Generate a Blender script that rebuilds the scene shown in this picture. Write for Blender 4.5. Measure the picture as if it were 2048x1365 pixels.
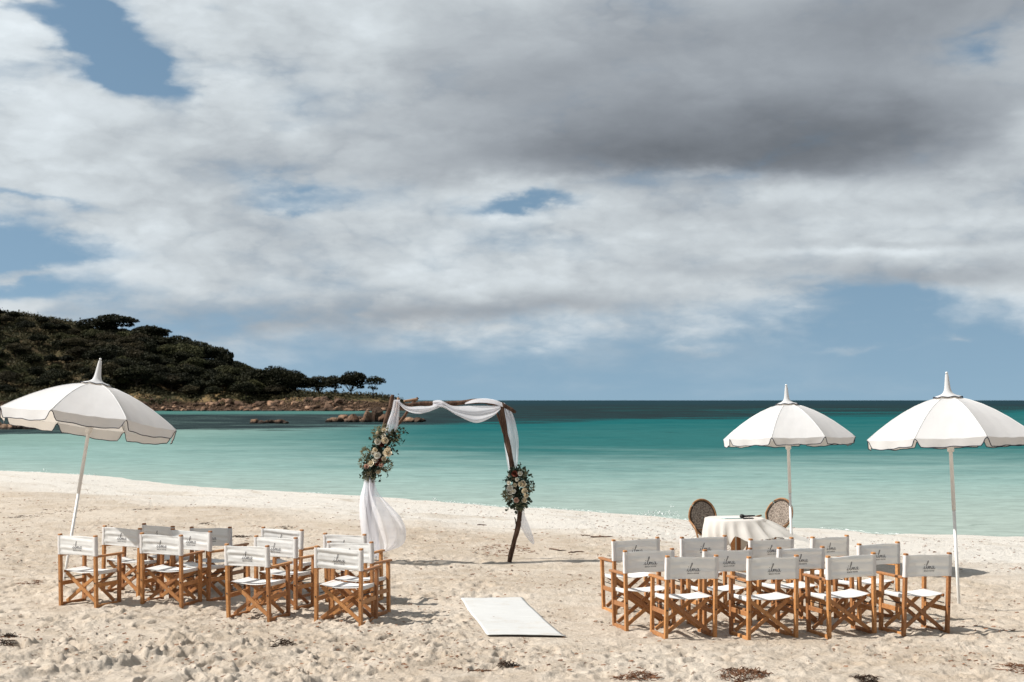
import bpy, bmesh, math, random, bisect
import numpy as np
from mathutils import Vector, Matrix, Euler

R = math.radians
SC = bpy.context.scene
COL = SC.collection
for _o in list(bpy.data.objects):
    bpy.data.objects.remove(_o)

# ------------------------------------------------------------------ camera
CAM_H = 2.43
cd = bpy.data.cameras.new('camera')
cam = bpy.data.objects.new('camera', cd)
COL.objects.link(cam)
cam.location = (0, 0, CAM_H)
cam.rotation_euler = (R(90) + math.atan((801 - 682.5) / 2844.0), 0, 0)
cd.lens = 50
cd.sensor_width = 36
cd.clip_start = 0.1
cd.clip_end = 60000
cd.dof.use_dof = True
cd.dof.focus_distance = 15.6
cd.dof.aperture_fstop = 4.5
SC.camera = cam

# ------------------------------------------------------------------ view, sun
SC.view_settings.view_transform = 'Standard'
SC.view_settings.look = 'None'
SC.view_settings.exposure = 0.46
SC.view_settings.gamma = 1.0
SC.view_settings.use_curve_mapping = False
SC.cycles.use_denoising = True
SC.cycles.max_bounces = 6
SC.cycles.transparent_max_bounces = 12
SC.cycles.caustics_reflective = False
SC.cycles.caustics_refractive = False

SUN_EL = R(44)
SUN_A = R(-6)                      # the sun stands to the left, square to the aisle
sun_vec = Vector((-math.cos(SUN_A) * math.cos(SUN_EL), math.sin(SUN_A) * math.cos(SUN_EL), math.sin(SUN_EL)))
sd = bpy.data.lights.new('sun', 'SUN')
sd.energy = 5.0
sd.angle = R(0.53)
sd.color = (1.0, 0.965, 0.91)
sun = bpy.data.objects.new('sun', sd)
COL.objects.link(sun)
sun.rotation_euler = sun_vec.to_track_quat('Z', 'Y').to_euler()
sun.location = (-20, 5, 20)


# ------------------------------------------------------------------ node helper
class S:
    """a socket with arithmetic"""
    def __init__(self, nt, sock):
        self.nt, self.s = nt, sock
    def _m(self, op, b=None, c=None, clamp=False):
        n = self.nt.nodes.new('ShaderNodeMath')
        n.operation = op
        n.use_clamp = clamp
        self.nt.links.new(self.s, n.inputs[0])
        for i, v in ((1, b), (2, c)):
            if v is None:
                continue
            if isinstance(v, S):
                self.nt.links.new(v.s, n.inputs[i])
            else:
                n.inputs[i].default_value = v
        return S(self.nt, n.outputs[0])
    def __add__(self, b): return self._m('ADD', b)
    def __radd__(self, b): return self._m('ADD', b)
    def __sub__(self, b): return self._m('SUBTRACT', b)
    def __rsub__(self, b): return (self * -1.0) + b
    def __mul__(self, b): return self._m('MULTIPLY', b)
    def __rmul__(self, b): return self._m('MULTIPLY', b)
    def __truediv__(self, b): return self._m('DIVIDE', b)
    def max(self, b): return self._m('MAXIMUM', b)
    def min(self, b): return self._m('MINIMUM', b)
    def pow(self, b): return self._m('POWER', b)
    def exp(self): return self._m('EXPONENT')
    def abs(self): return self._m('ABSOLUTE')
    def clamp(self): return self._m('ADD', 0.0, clamp=True)
    def step(self, a, b, smooth=True):
        n = self.nt.nodes.new('ShaderNodeMapRange')
        n.interpolation_type = 'SMOOTHSTEP' if smooth else 'LINEAR'
        n.clamp = True
        self.nt.links.new(self.s, n.inputs['Value'])
        n.inputs['From Min'].default_value = a
        n.inputs['From Max'].default_value = b
        return S(self.nt, n.outputs['Result'])


def xyz(nt, sock):
    n = nt.nodes.new('ShaderNodeSeparateXYZ')
    nt.links.new(sock, n.inputs[0])
    return [S(nt, n.outputs[i]) for i in range(3)]


def comb(nt, x, y, z):
    n = nt.nodes.new('ShaderNodeCombineXYZ')
    for i, v in enumerate((x, y, z)):
        if isinstance(v, S):
            nt.links.new(v.s, n.inputs[i])
        else:
            n.inputs[i].default_value = v
    return n.outputs[0]


def noise(nt, vec, scale, detail=4, rough=0.5, dist=0.0, color=False):
    n = nt.nodes.new('ShaderNodeTexNoise')
    n.inputs['Scale'].default_value = scale
    n.inputs['Detail'].default_value = detail
    n.inputs['Roughness'].default_value = rough
    n.inputs['Distortion'].default_value = dist
    if vec is not None:
        nt.links.new(vec, n.inputs['Vector'])
    return n.outputs['Color'] if color else S(nt, n.outputs['Fac'])


def mixc(nt, fac, a, b):
    n = nt.nodes.new('ShaderNodeMix')
    n.data_type = 'RGBA'
    if isinstance(fac, S):
        nt.links.new(fac.s, n.inputs[0])
    else:
        n.inputs[0].default_value = fac
    for i, v in ((6, a), (7, b)):
        if isinstance(v, (tuple, list)):
            n.inputs[i].default_value = (*v[:3], 1)
        else:
            nt.links.new(v, n.inputs[i])
    return n.outputs[2]


# ------------------------------------------------------------------ world: Nishita sky with a cloud deck
def build_world():
    w = bpy.data.worlds.new('World')
    SC.world = w
    w.use_nodes = True
    nt = w.node_tree
    nt.nodes.clear()
    out = nt.nodes.new('ShaderNodeOutputWorld')
    sky = nt.nodes.new('ShaderNodeTexSky')
    sky.sky_type = 'NISHITA'
    sky.sun_disc = False
    sky.sun_elevation = SUN_EL
    sky.sun_rotation = math.atan2(sun_vec.x, sun_vec.y)
    sky.altitude = 0
    sky.air_density = 1.0
    sky.dust_density = 0.3
    sky.ozone_density = 1.2
    tc = nt.nodes.new('ShaderNodeTexCoord')
    d = tc.outputs['Generated']
    dx, dy, dz = xyz(nt, d)
    K = 2850.0
    az = dx._m('ARCTAN2', dy)
    el = dz._m('ARCSINE')
    # clouds are placed by direction: X, Y count thousandths of a radian, roughly
    X0 = az * (K / 1000) + 1.024
    Y0 = 0.801 - el * (K / 1000)
    v = comb(nt, dx, dy, dz * 2.2)
    v2 = comb(nt, dx, dy, dz * 3.4)
    warp = noise(nt, v2, 6.0, 4, 0.55, color=True)
    wx, wy, wz = xyz(nt, warp)
    warp2 = noise(nt, v, 24.0, 5, 0.62, color=True)
    ux, uy, uz = xyz(nt, warp2)
    X = X0 + (wx - 0.5) * 0.34 + (ux - 0.5) * 0.10
    Y = Y0 + (wy - 0.5) * 0.16 + (uy - 0.5) * 0.055

    def blob(cx, cy, sx, sy, rot=0.0, XX=None, YY=None, p=1.0):
        XX = XX or X
        YY = YY or Y
        a = XX - cx
        b = YY - cy
        c, s = math.cos(R(rot)), math.sin(R(rot))
        u = (a * c + b * s) * (1 / sx)
        t = (b * c - a * s) * (1 / sy)
        q = u * u + t * t
        if p != 1.0:
            q = q.pow(p)
        return (q * -1.0).exp()

    fb = noise(nt, v2, 9.0, 7, 0.58, 0.2)
    fb_fine = noise(nt, v2, 30.0, 5, 0.62, 0.1)
    big = noise(nt, v, 2.3, 3, 0.5, 0.0)
    def billow(sc, det, stretch):
        n_ = nt.nodes.new('ShaderNodeTexVoronoi')
        n_.feature = 'F1'
        n_.inputs['Scale'].default_value = sc
        n_.inputs['Detail'].default_value = det
        n_.inputs['Roughness'].default_value = 0.55
        nt.links.new(comb(nt, dx + (ux - 0.5) * 0.05 + (wx - 0.5) * 0.10, dy + (uz - 0.5) * 0.05, (dz + (uy - 0.5) * 0.022 + (wy - 0.5) * 0.04) * stretch), n_.inputs['Vector'])
        return (0.78 - S(nt, n_.outputs['Distance'])) * 1.5
    bil = billow(9.0, 3.0, 2.0)
    # --- cover
    holes = blob(0.20, 0.095, 0.155, 0.055, 42, p=1.4) * 1.25
    holes = holes + blob(0.255, 0.170, 0.105, 0.030, 18) * 0.85
    holes = holes + blob(0.19, 0.02, 0.06, 0.05, 0) * 0.7
    holes = holes + blob(0.06, 0.085, 0.10, 0.022, 14) * 0.9
    holes = holes - blob(0.03, 0.035, 0.085, 0.040, 10) * 0.85
    holes = holes - blob(0.80, 0.115, 0.14, 0.06, 0) * 0.5
    holes = holes + blob(0.43, 0.045, 0.05, 0.02, 0) * 0.35
    holes = holes + blob(-0.02, 0.505, 0.26, 0.066, 5, p=1.3) * 1.35
    holes = holes + blob(0.08, 0.592, 0.19, 0.020, 4) * 0.9
    holes = holes - blob(0.05, 0.560, 0.12, 0.010, -3) * 0.5
    holes = holes + blob(0.05, 0.405, 0.17, 0.010, 7) * 0.6
    holes = holes + blob(0.62, 0.385, 0.13, 0.022, 0) * 0.72
    holes = holes + blob(1.05, 0.406, 0.115, 0.0135, -3) * 1.0
    holes = holes + blob(2.01, 0.13, 0.065, 0.035, 0) * 0.80
    holes = holes + blob(1.90, 0.15, 0.10, 0.03, 0) * 0.22
    holes = holes + blob(1.74, 0.605, 0.16, 0.030, 0) * 0.7
    # far from the frame the deck breaks up by itself
    outside = ((X0 - 1.02).abs().step(1.15, 1.6) + Y0.step(-0.15, -0.6)).clamp()
    holes = holes + outside * big.step(0.50, 0.36) * 1.1
    # clear air above the horizon
    edge = Y - (0.650 + (X - 1.0) * -0.020)
    hor = edge.step(-0.095, 0.085) * 1.0 + Y0.step(0.69, 0.78) * 0.3
    cover = (1.06 - holes - hor) + (fb - 0.5) * 0.75 + (fb_fine - 0.5) * 0.35 + bil * 0.40 + 0.10
    mask = cover.step(0.04, 0.96)
    thin = blob(0.75, 0.685, 0.60, 0.045, 1) * 0.75 + blob(1.62, 0.615, 0.05, 0.012) * 0.5 \
        + blob(1.69, 0.692, 0.060, 0.006) * 0.75 + blob(1.83, 0.684, 0.025, 0.006) * 0.7 \
        + blob(1.36, 0.690, 0.06, 0.008) * 0.5 + blob(1.30, 0.755, 0.8, 0.02) * 0.18
    # --- how much light comes through the deck
    Xs = X0 + (wx - 0.5) * 0.26 + (ux - 0.5) * 0.07
    Ys = Y0 + (wy - 0.5) * 0.10 + (uy - 0.5) * 0.045
    under = Ys.step(0.415, 0.345)                      # the flat base of the heavy cloud
    dark = blob(1.40, 0.285, 0.52, 0.10, 2, Xs, Ys, 1.4) * 0.20
    dark = dark + blob(1.50, 0.19, 0.72, 0.21, 3, Xs, Ys, 1.5) * 0.25
    dark = dark + blob(1.80, 0.27, 0.26, 0.075, -4, Xs, Ys) * 0.10
    dark = dark + blob(1.25, 0.340, 0.52, 0.055, 2, Xs, Ys) * 0.15
    dark = dark + blob(1.15, 0.14, 0.16, 0.05, -18, Xs, Ys) * 0.08
    dark = dark + blob(0.93, 0.330, 0.17, 0.045, -12, Xs, Ys) * 0.10
    dark = dark * under * 0.98
    dark = dark + blob(1.90, 0.01, 0.50, 0.15, 0, Xs, Ys) * 0.25
    dark = dark + blob(1.87, 0.560, 0.28, 0.028, 0, Xs, Ys) * 0.25
    dark = dark + blob(1.45, 0.535, 0.25, 0.02, 0, Xs, Ys) * 0.10
    dark = dark + blob(0.95, 0.618, 0.44, 0.034, -2, Xs, Ys) * 0.30
    dark = dark + blob(0.50, 0.655, 0.22, 0.030, 4, Xs, Ys) * 0.16
    dark = dark + blob(1.75, 0.49, 0.30, 0.014, -1, Xs, Ys) * 0.12
    dark = dark + blob(1.75, 0.43, 0.40, 0.03, -1, Xs, Ys) * 0.10
    dark = dark + blob(0.95, 0.06, 0.14, 0.14, 20, Xs, Ys) * 0.08
    dark = dark + blob(0.30, 0.33, 0.35, 0.05, 3, Xs, Ys) * 0.04
    lite = blob(0.76, 0.09, 0.11, 0.06, -20, Xs, Ys) * 0.13
    lite = lite + blob(0.30, 0.08, 0.11, 0.06, 0, Xs, Ys) * 0.12
    lite = lite + blob(0.56, 0.25, 0.06, 0.06, 40, Xs, Ys) * 0.10
    lite = lite + blob(1.06, 0.50, 0.20, 0.05, -6, Xs, Ys) * 0.13
    lite = lite + blob(1.03, 0.432, 0.07, 0.018, 0, Xs, Ys) * 0.14
    lite = lite + blob(0.10, 0.22, 0.25, 0.07, 8, Xs, Ys) * 0.08
    lite = lite + blob(1.72, 0.507, 0.22, 0.010, -2, Xs, Ys) * 0.12
    lite = lite + blob(2.02, 0.285, 0.05, 0.045, 0, Xs, Ys) * 0.16
    shade = noise(nt, comb(nt, dx, dy, dz * 2.8), 7.0, 7, 0.56, 0.35)
    puff = noise(nt, comb(nt, dx, dy, dz * 1.5), 30.0, 5, 0.60, 0.2)
    calm = 1.0 - (dark * 2.2).min(0.75)
    bright = 0.675 + lite - dark + ((shade - 0.5) * 0.44 + (puff - 0.5) * 0.14 + bil * 0.18) * calm \
        - outside * big.step(0.45, 0.62) * 0.25
    bright = bright.max(0.07).min(0.92)
    ccol = mixc(nt, bright.step(0.15, 0.62), (0.90, 0.985, 1.10), (0.915, 0.99, 1.035))
    mulc = nt.nodes.new('ShaderNodeMix')
    mulc.data_type = 'RGBA'
    mulc.blend_type = 'MULTIPLY'
    mulc.inputs[0].default_value = 1
    nt.links.new(ccol, mulc.inputs[6])
    nt.links.new(comb(nt, bright, bright, bright), mulc.inputs[7])
    bg1 = nt.nodes.new('ShaderNodeBackground')
    bg1.inputs['Strength'].default_value = 0.078
    hsv = nt.nodes.new('ShaderNodeHueSaturation')
    hsv.inputs['Saturation'].default_value = 0.93
    hsv.inputs['Hue'].default_value = 0.484
    nt.links.new(sky.outputs[0], hsv.inputs['Color'])
    # the air is clear: no bright dusty band low down, so the lookup is lifted off the horizon
    nrm = nt.nodes.new('ShaderNodeVectorMath')
    nrm.operation = 'NORMALIZE'
    nt.links.new(comb(nt, dx, dy, dz.max(0.0) * 0.85 + 0.20), nrm.inputs[0])
    nt.links.new(nrm.outputs[0], sky.inputs[0])
    nt.links.new(hsv.outputs[0], bg1.inputs['Color'])
    bg2 = nt.nodes.new('ShaderNodeBackground')
    nt.links.new(mulc.outputs[2], bg2.inputs['Color'])
    bg2.inputs['Strength'].default_value = 0.82
    mix = nt.nodes.new('ShaderNodeMixShader')
    veil = thin * fb.step(0.35, 0.65)
    m = (mask * 0.97 + veil * 0.8).clamp()
    m = m * el.step(-0.02, 0.012)
    nt.links.new(m.s, mix.inputs[0])
    nt.links.new(bg1.outputs[0], mix.inputs[1])
    nt.links.new(bg2.outputs[0], mix.inputs[2])
    nt.links.new(mix.outputs[0], out.inputs[0])
    w.cycles.sampling_method = 'MANUAL'
    w.cycles.sample_map_resolution = 512


build_world()


# ------------------------------------------------------------------ materials
def mat(name):
    m = bpy.data.materials.new(name)
    m.use_nodes = True
    nt = m.node_tree
    b = nt.nodes['Principled BSDF']
    return m, nt, b


def geo_pos(nt):
    return nt.nodes.new('ShaderNodeNewGeometry').outputs['Position']


def obj_co(nt):
    return nt.nodes.new('ShaderNodeTexCoord').outputs['Object']


def obj_rand(nt):
    return S(nt, nt.nodes.new('ShaderNodeObjectInfo').outputs['Random'])


def bump(nt, b, h, strength, dist):
    n = nt.nodes.new('ShaderNodeBump')
    n.inputs['Strength'].default_value = strength
    n.inputs['Distance'].default_value = dist
    nt.links.new(h.s, n.inputs['Height'])
    nt.links.new(n.outputs[0], b.inputs['Normal'])


def simple(name, c1, c2, scale=4, rough=0.7, detail=4, spec=0.3, bstr=0.0, bdist=0.01, rnd=0.0, world=False, stretch=None):
    m, nt, b = mat(name)
    co = geo_pos(nt) if world else obj_co(nt)
    if stretch:
        x, y, z = xyz(nt, co)
        co = comb(nt, x * stretch[0], y * stretch[1], z * stretch[2])
    f = noise(nt, co, scale, detail, 0.6)
    col = mixc(nt, f.step(0.3, 0.7), c1, c2)
    if rnd:
        hs = nt.nodes.new('ShaderNodeHueSaturation')
        nt.links.new((obj_rand(nt) * (2 * rnd) + (1 - rnd)).s, hs.inputs['Value'])
        nt.links.new(col, hs.inputs['Color'])
        col = hs.outputs[0]
    nt.links.new(col, b.inputs['Base Color'])
    b.inputs['Roughness'].default_value = rough
    b.inputs['Specular IOR Level'].default_value = spec
    if bstr:
        bump(nt, b, f, bstr, bdist)
    return m


def cloth_mat(name, c, trans=0.25, tcol=None, alpha=1.0, weave=500, cscale=5):
    m, nt, b = mat(name)
    co = obj_co(nt)
    f = noise(nt, co, cscale, 4, 0.6)
    col = mixc(nt, f.step(0.3, 0.75), tuple(v * 0.94 for v in c), c)
    nt.links.new(col, b.inputs['Base Color'])
    b.inputs['Roughness'].default_value = 0.9
    b.inputs['Specular IOR Level'].default_value = 0.1
    bump(nt, b, noise(nt, co, weave, 2, 0.5), 0.15, 0.002)
    t = nt.nodes.new('ShaderNodeBsdfTranslucent')
    t.inputs['Color'].default_value = (*(tcol or c), 1)
    mx = nt.nodes.new('ShaderNodeMixShader')
    mx.inputs[0].default_value = trans
    nt.links.new(b.outputs[0], mx.inputs[1])
    nt.links.new(t.outputs[0], mx.inputs[2])
    last = mx
    if alpha < 1:
        tr = nt.nodes.new('ShaderNodeBsdfTransparent')
        m2 = nt.nodes.new('ShaderNodeMixShader')
        m2.inputs[0].default_value = alpha
        nt.links.new(tr.outputs[0], m2.inputs[1])
        nt.links.new(mx.outputs[0], m2.inputs[2])
        last = m2
    nt.links.new(last.outputs[0], nt.nodes['Material Output'].inputs[0])
    return m


def leaf_mat(name, c1, c2, trans=0.2, scale=0.6, rnd=0.25):
    m, nt, b = mat(name)
    f = noise(nt, geo_pos(nt), scale, 3, 0.6)
    col = mixc(nt, f.step(0.3, 0.7), c1, c2)
    hs = nt.nodes.new('ShaderNodeHueSaturation')
    nt.links.new((obj_rand(nt) * (2 * rnd) + (1 - rnd)).s, hs.inputs['Value'])
    nt.links.new(col, hs.inputs['Color'])
    nt.links.new(hs.outputs[0], b.inputs['Base Color'])
    b.inputs['Roughness'].default_value = 0.75
    b.inputs['Specular IOR Level'].default_value = 0.15
    t = nt.nodes.new('ShaderNodeBsdfTranslucent')
    nt.links.new(hs.outputs[0], t.inputs['Color'])
    mx = nt.nodes.new('ShaderNodeMixShader')
    mx.inputs[0].default_value = trans
    nt.links.new(b.outputs[0], mx.inputs[1])
    nt.links.new(t.outputs[0], mx.inputs[2])
    nt.links.new(mx.outputs[0], nt.nodes['Material Output'].inputs[0])
    return m


def sand_mat():
    m, nt, b = mat('sand')
    p = geo_pos(nt)
    x, y, z = xyz(nt, p)
    big = noise(nt, p, 0.22, 5, 0.6)
    mid = noise(nt, p, 2.6, 6, 0.65)
    fine = noise(nt, p, 38, 5, 0.7)
    grain = noise(nt, p, 240, 2, 0.6)
    trod = (0.416, 0.340, 0.262)
    pale = (0.540, 0.470, 0.391)
    white = (0.585, 0.546, 0.491)
    c = mixc(nt, (big * 0.5 + mid * 0.5).step(0.36, 0.62), trod, pale)
    # clean pale sand along the water, below the last tide line
    sh = y + x * 0.86 + (big - 0.5) * 9
    c = mixc(nt, sh.step(24, 31), c, white)
    # faint tide lines run along the shore
    al = noise(nt, comb(nt, (x - y * 0.86) * 0.12, sh * 1.1, 0.0), 1.0, 5, 0.6)
    c = mixc(nt, al.step(0.52, 0.68) * sh.step(17, 22) * 0.55, c, (0.40, 0.33, 0.25))
    c = mixc(nt, (fine.step(0.50, 0.72)) * 0.34, c, (0.24, 0.17, 0.11))
    c = mixc(nt, (grain.step(0.60, 0.72)) * 0.32, c, (0.22, 0.15, 0.095))
    # scattered fragments of dry weed
    sp = noise(nt, comb(nt, x * 0.8, y, z), 17, 3, 0.6)
    patch = noise(nt, p, 0.9, 4, 0.6)
    c = mixc(nt, sp.step(0.64, 0.69) * patch.step(0.44, 0.58) * 0.75, c, (0.15, 0.095, 0.06))
    nt.links.new(c, b.inputs['Base Color'])
    b.inputs['Roughness'].default_value = 0.95
    b.inputs['Specular IOR Level'].default_value = 0.1
    h = fine * 0.55 + grain * 0.16 + noise(nt, p, 13, 4, 0.6) * 0.9
    bump(nt, b, h, 0.95, 0.034)
    return m


def water_mat():
    m, nt, b = mat('sea_water')
    p = geo_pos(nt)
    x, y, z = xyz(nt, p)
    ln = (y.max(10.0))._m('LOGARITHM', 10.0)
    # noise that keeps streaks of about the same angular size out to the horizon
    sv = comb(nt, x / y.max(10.0) * 4.0, ln * 16.0, 0.0)
    n1 = noise(nt, sv, 1.6, 6, 0.6, 0.4)
    n2 = noise(nt, sv, 5.0, 6, 0.65, 0.5)
    xn = x.min(0.0)
    xp = x.max(0.0)
    dp = 74.0 - xn * 1.15                       # where the sand flat drops off
    dd = 196.0 + xn * 1.75 + xp * 1.4           # where the weed beds start
    r1 = y / dp + (n1 - 0.5) * 0.60 + (n2 - 0.5) * 0.20
    r2 = y / dd + (n1 - 0.5) * 0.95 + (n2 - 0.5) * 0.40
    shal = (0.315, 0.375, 0.335)
    flat = (0.225, 0.335, 0.310)
    drop = mixc(nt, xn.step(-30, -2), (0.165, 0.272, 0.245), (0.022, 0.118, 0.117))
    turq = (0.006, 0.098, 0.102)
    weed = (0.013, 0.023, 0.026)
    navy = (0.010, 0.034, 0.046)
    c = mixc(nt, (y / dp).step(0.42, 0.80), shal, flat)
    c = mixc(nt, r1.step(0.62, 1.30), c, drop)
    left_mint = mixc(nt, xn.step(-34, -4), (0.175, 0.275, 0.245), turq)
    c = mixc(nt, r2.step(0.55, 0.94), c, left_mint)
    c = mixc(nt, r2.step(0.95, 1.05) * (n2.step(0.64, 0.46) * 0.28 + 0.71), c, weed)
    # bright sandy channel in front of the headland and streaks on the open sea
    ch = (y + (n1 - 0.5) * 60)
    c = mixc(nt, ch.step(295, 330) * ch.step(420, 385) * xn.step(-26, -42) * 0.8, c, (0.07, 0.185, 0.165))
    st = n1.step(0.53, 0.62) * y.step(240, 300) * y.step(900, 450) * x.step(15, 75)
    c = mixc(nt, st * 0.95, c, (0.006, 0.095, 0.098))
    c = mixc(nt, y.step(420, 1500) * 0.85, c, navy)
    # thin weed streaks near the shore
    c = mixc(nt, n2.step(0.63, 0.70) * y.step(140, 70) * 0.35, c, (0.085, 0.13, 0.105))
    c = mixc(nt, n2.step(0.62, 0.69) * y.step(75, 120) * y.step(190, 150) * x.step(-10, 10) * 0.7, c, (0.010, 0.055, 0.055))
    # fine ripple tone
    rp = noise(nt, comb(nt, x * 0.35, y * 0.9, 0.0), 1.4, 5, 0.65, 0.6)
    rp2 = noise(nt, comb(nt, x / y.max(10.0) * 60.0, ln * 150.0, 0.0), 1.0, 4, 0.65, 0.3)
    hs = nt.nodes.new('ShaderNodeHueSaturation')
    nt.links.new(((rp - 0.5) * 0.45 + (rp2 - 0.5) * 0.50 + 0.87).s, hs.inputs['Value'])
    nt.links.new(c, hs.inputs['Color'])
    nt.nodes.remove(b)
    df = nt.nodes.new('ShaderNodeBsdfDiffuse')
    nt.links.new(hs.outputs[0], df.inputs['Color'])
    gl = nt.nodes.new('ShaderNodeBsdfGlossy')
    gl.inputs['Roughness'].default_value = 0.22
    bp = nt.nodes.new('ShaderNodeBump')
    bp.inputs['Strength'].default_value = 0.5
    bp.inputs['Distance'].default_value = 0.12
    nt.links.new((rp * 0.6 + noise(nt, comb(nt, x * 1.2, y * 2.4, 0.0), 2.0, 3, 0.6) * 0.4).s, bp.inputs['Height'])
    nt.links.new(bp.outputs[0], gl.inputs['Normal'])
    nt.links.new(bp.outputs[0], df.inputs['Normal'])
    mx = nt.nodes.new('ShaderNodeMixShader')
    mx.inputs[0].default_value = 0.035
    nt.links.new(df.outputs[0], mx.inputs[1])
    nt.links.new(gl.outputs[0], mx.inputs[2])
    nt.links.new(mx.outputs[0], nt.nodes['Material Output'].inputs[0])
    return m


def wood_mat():
    m, nt, b = mat('teak')
    co = obj_co(nt)
    x, y, z = xyz(nt, co)
    n = noise(nt, comb(nt, x * 9, y * 9, z * 9), 3.0, 5, 0.65, 1.5)
    g = noise(nt, comb(nt, x * 60, y * 60, z * 5), 2.0, 4, 0.6)
    col = mixc(nt, (n * 0.6 + g * 0.4).step(0.32, 0.68), (0.275, 0.115, 0.038), (0.455, 0.225, 0.088))
    hs = nt.nodes.new('ShaderNodeHueSaturation')
    rr = obj_rand(nt)
    nt.links.new((rr * 0.5 + 0.75).s, hs.inputs['Value'])
    nt.links.new((rr * 0.008 + 0.494).s, hs.inputs['Hue'])
    nt.links.new(col, hs.inputs['Color'])
    nt.links.new(hs.outputs[0], b.inputs['Base Color'])
    b.inputs['Roughness'].default_value = 0.5
    b.inputs['Specular IOR Level'].default_value = 0.3
    return m


def rock_mat(name='granite', k=1.0):
    m, nt, b = mat(name)
    p = geo_pos(nt)
    x, y, z = xyz(nt, p)
    n = noise(nt, p, 0.5, 6, 0.65)
    n2 = noise(nt, p, 2.5, 5, 0.7)
    c = mixc(nt, n.step(0.35, 0.65), (0.110 * k, 0.055 * k, 0.031 * k), (0.26 * k, 0.162 * k, 0.102 * k))
    c = mixc(nt, n2.step(0.52, 0.66) * 0.8, c, (0.045, 0.033, 0.026))
    c = mixc(nt, n2.step(0.45, 0.3) * 0.4, c, (0.36, 0.29, 0.23))
    hs = nt.nodes.new('ShaderNodeHueSaturation')
    rr = obj_rand(nt)
    nt.links.new((rr * rr * 1.1 + 0.34).s, hs.inputs['Value'])
    nt.links.new(c, hs.inputs['Color'])
    # weed and wet stain in the band the tide reaches
    c = mixc(nt, (z + (n - 0.5) * 0.6).step(-0.25, -0.45), hs.outputs[0], (0.025, 0.018, 0.013))
    nt.links.new(c, b.inputs['Base Color'])
    b.inputs['Roughness'].default_value = 0.85
    b.inputs['Specular IOR Level'].default_value = 0.2
    bump(nt, b, n2, 0.6, 0.15)
    return m


def hill_mat():
    m, nt, b = mat('headland_ground')
    p = geo_pos(nt)
    n = noise(nt, p, 0.12, 6, 0.65)
    n2 = noise(nt, p, 0.7, 5, 0.65)
    c = mixc(nt, n.step(0.42, 0.6), (0.035, 0.036, 0.018), (0.105, 0.075, 0.045))
    c = mixc(nt, n2.step(0.4, 0.62) * 0.7, c, (0.030, 0.030, 0.016))
    x, y, z = xyz(nt, p)
    c = mixc(nt, (z + (n2 - 0.5) * 3).step(2.6, 1.4), c, (0.055, 0.036, 0.024))
    c = mixc(nt, z.step(8.0, 4.0) * (z + (n2 - 0.5) * 3).step(1.4, 2.6) * n.step(0.48, 0.58) * n2.step(0.60, 0.45), c, (0.22, 0.15, 0.073))
    nt.links.new(c, b.inputs['Base Color'])
    b.inputs['Roughness'].default_value = 1.0
    b.inputs['Specular IOR Level'].default_value = 0.0
    return m


def runner_mat():
    m, nt, b = mat('woven_runner')
    co = obj_co(nt)
    x, y, z = xyz(nt, co)
    rib = noise(nt, comb(nt, x * 3, y * 90, z), 1.0, 3, 0.6)
    c = mixc(nt, rib.step(0.35, 0.65), (0.47, 0.467, 0.45), (0.54, 0.535, 0.52))
    d = noise(nt, co, 2.2, 6, 0.7)
    g = noise(nt, co, 60, 3, 0.7)
    c = mixc(nt, d.step(0.50, 0.68) * g.step(0.38, 0.58) * 0.65, c, (0.43, 0.37, 0.30))
    nt.links.new(c, b.inputs['Base Color'])
    b.inputs['Roughness'].default_value = 0.95
    b.inputs['Specular IOR Level'].default_value = 0.1
    bump(nt, b, rib * 0.5 + g * 0.5, 0.4, 0.006)
    return m


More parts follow.
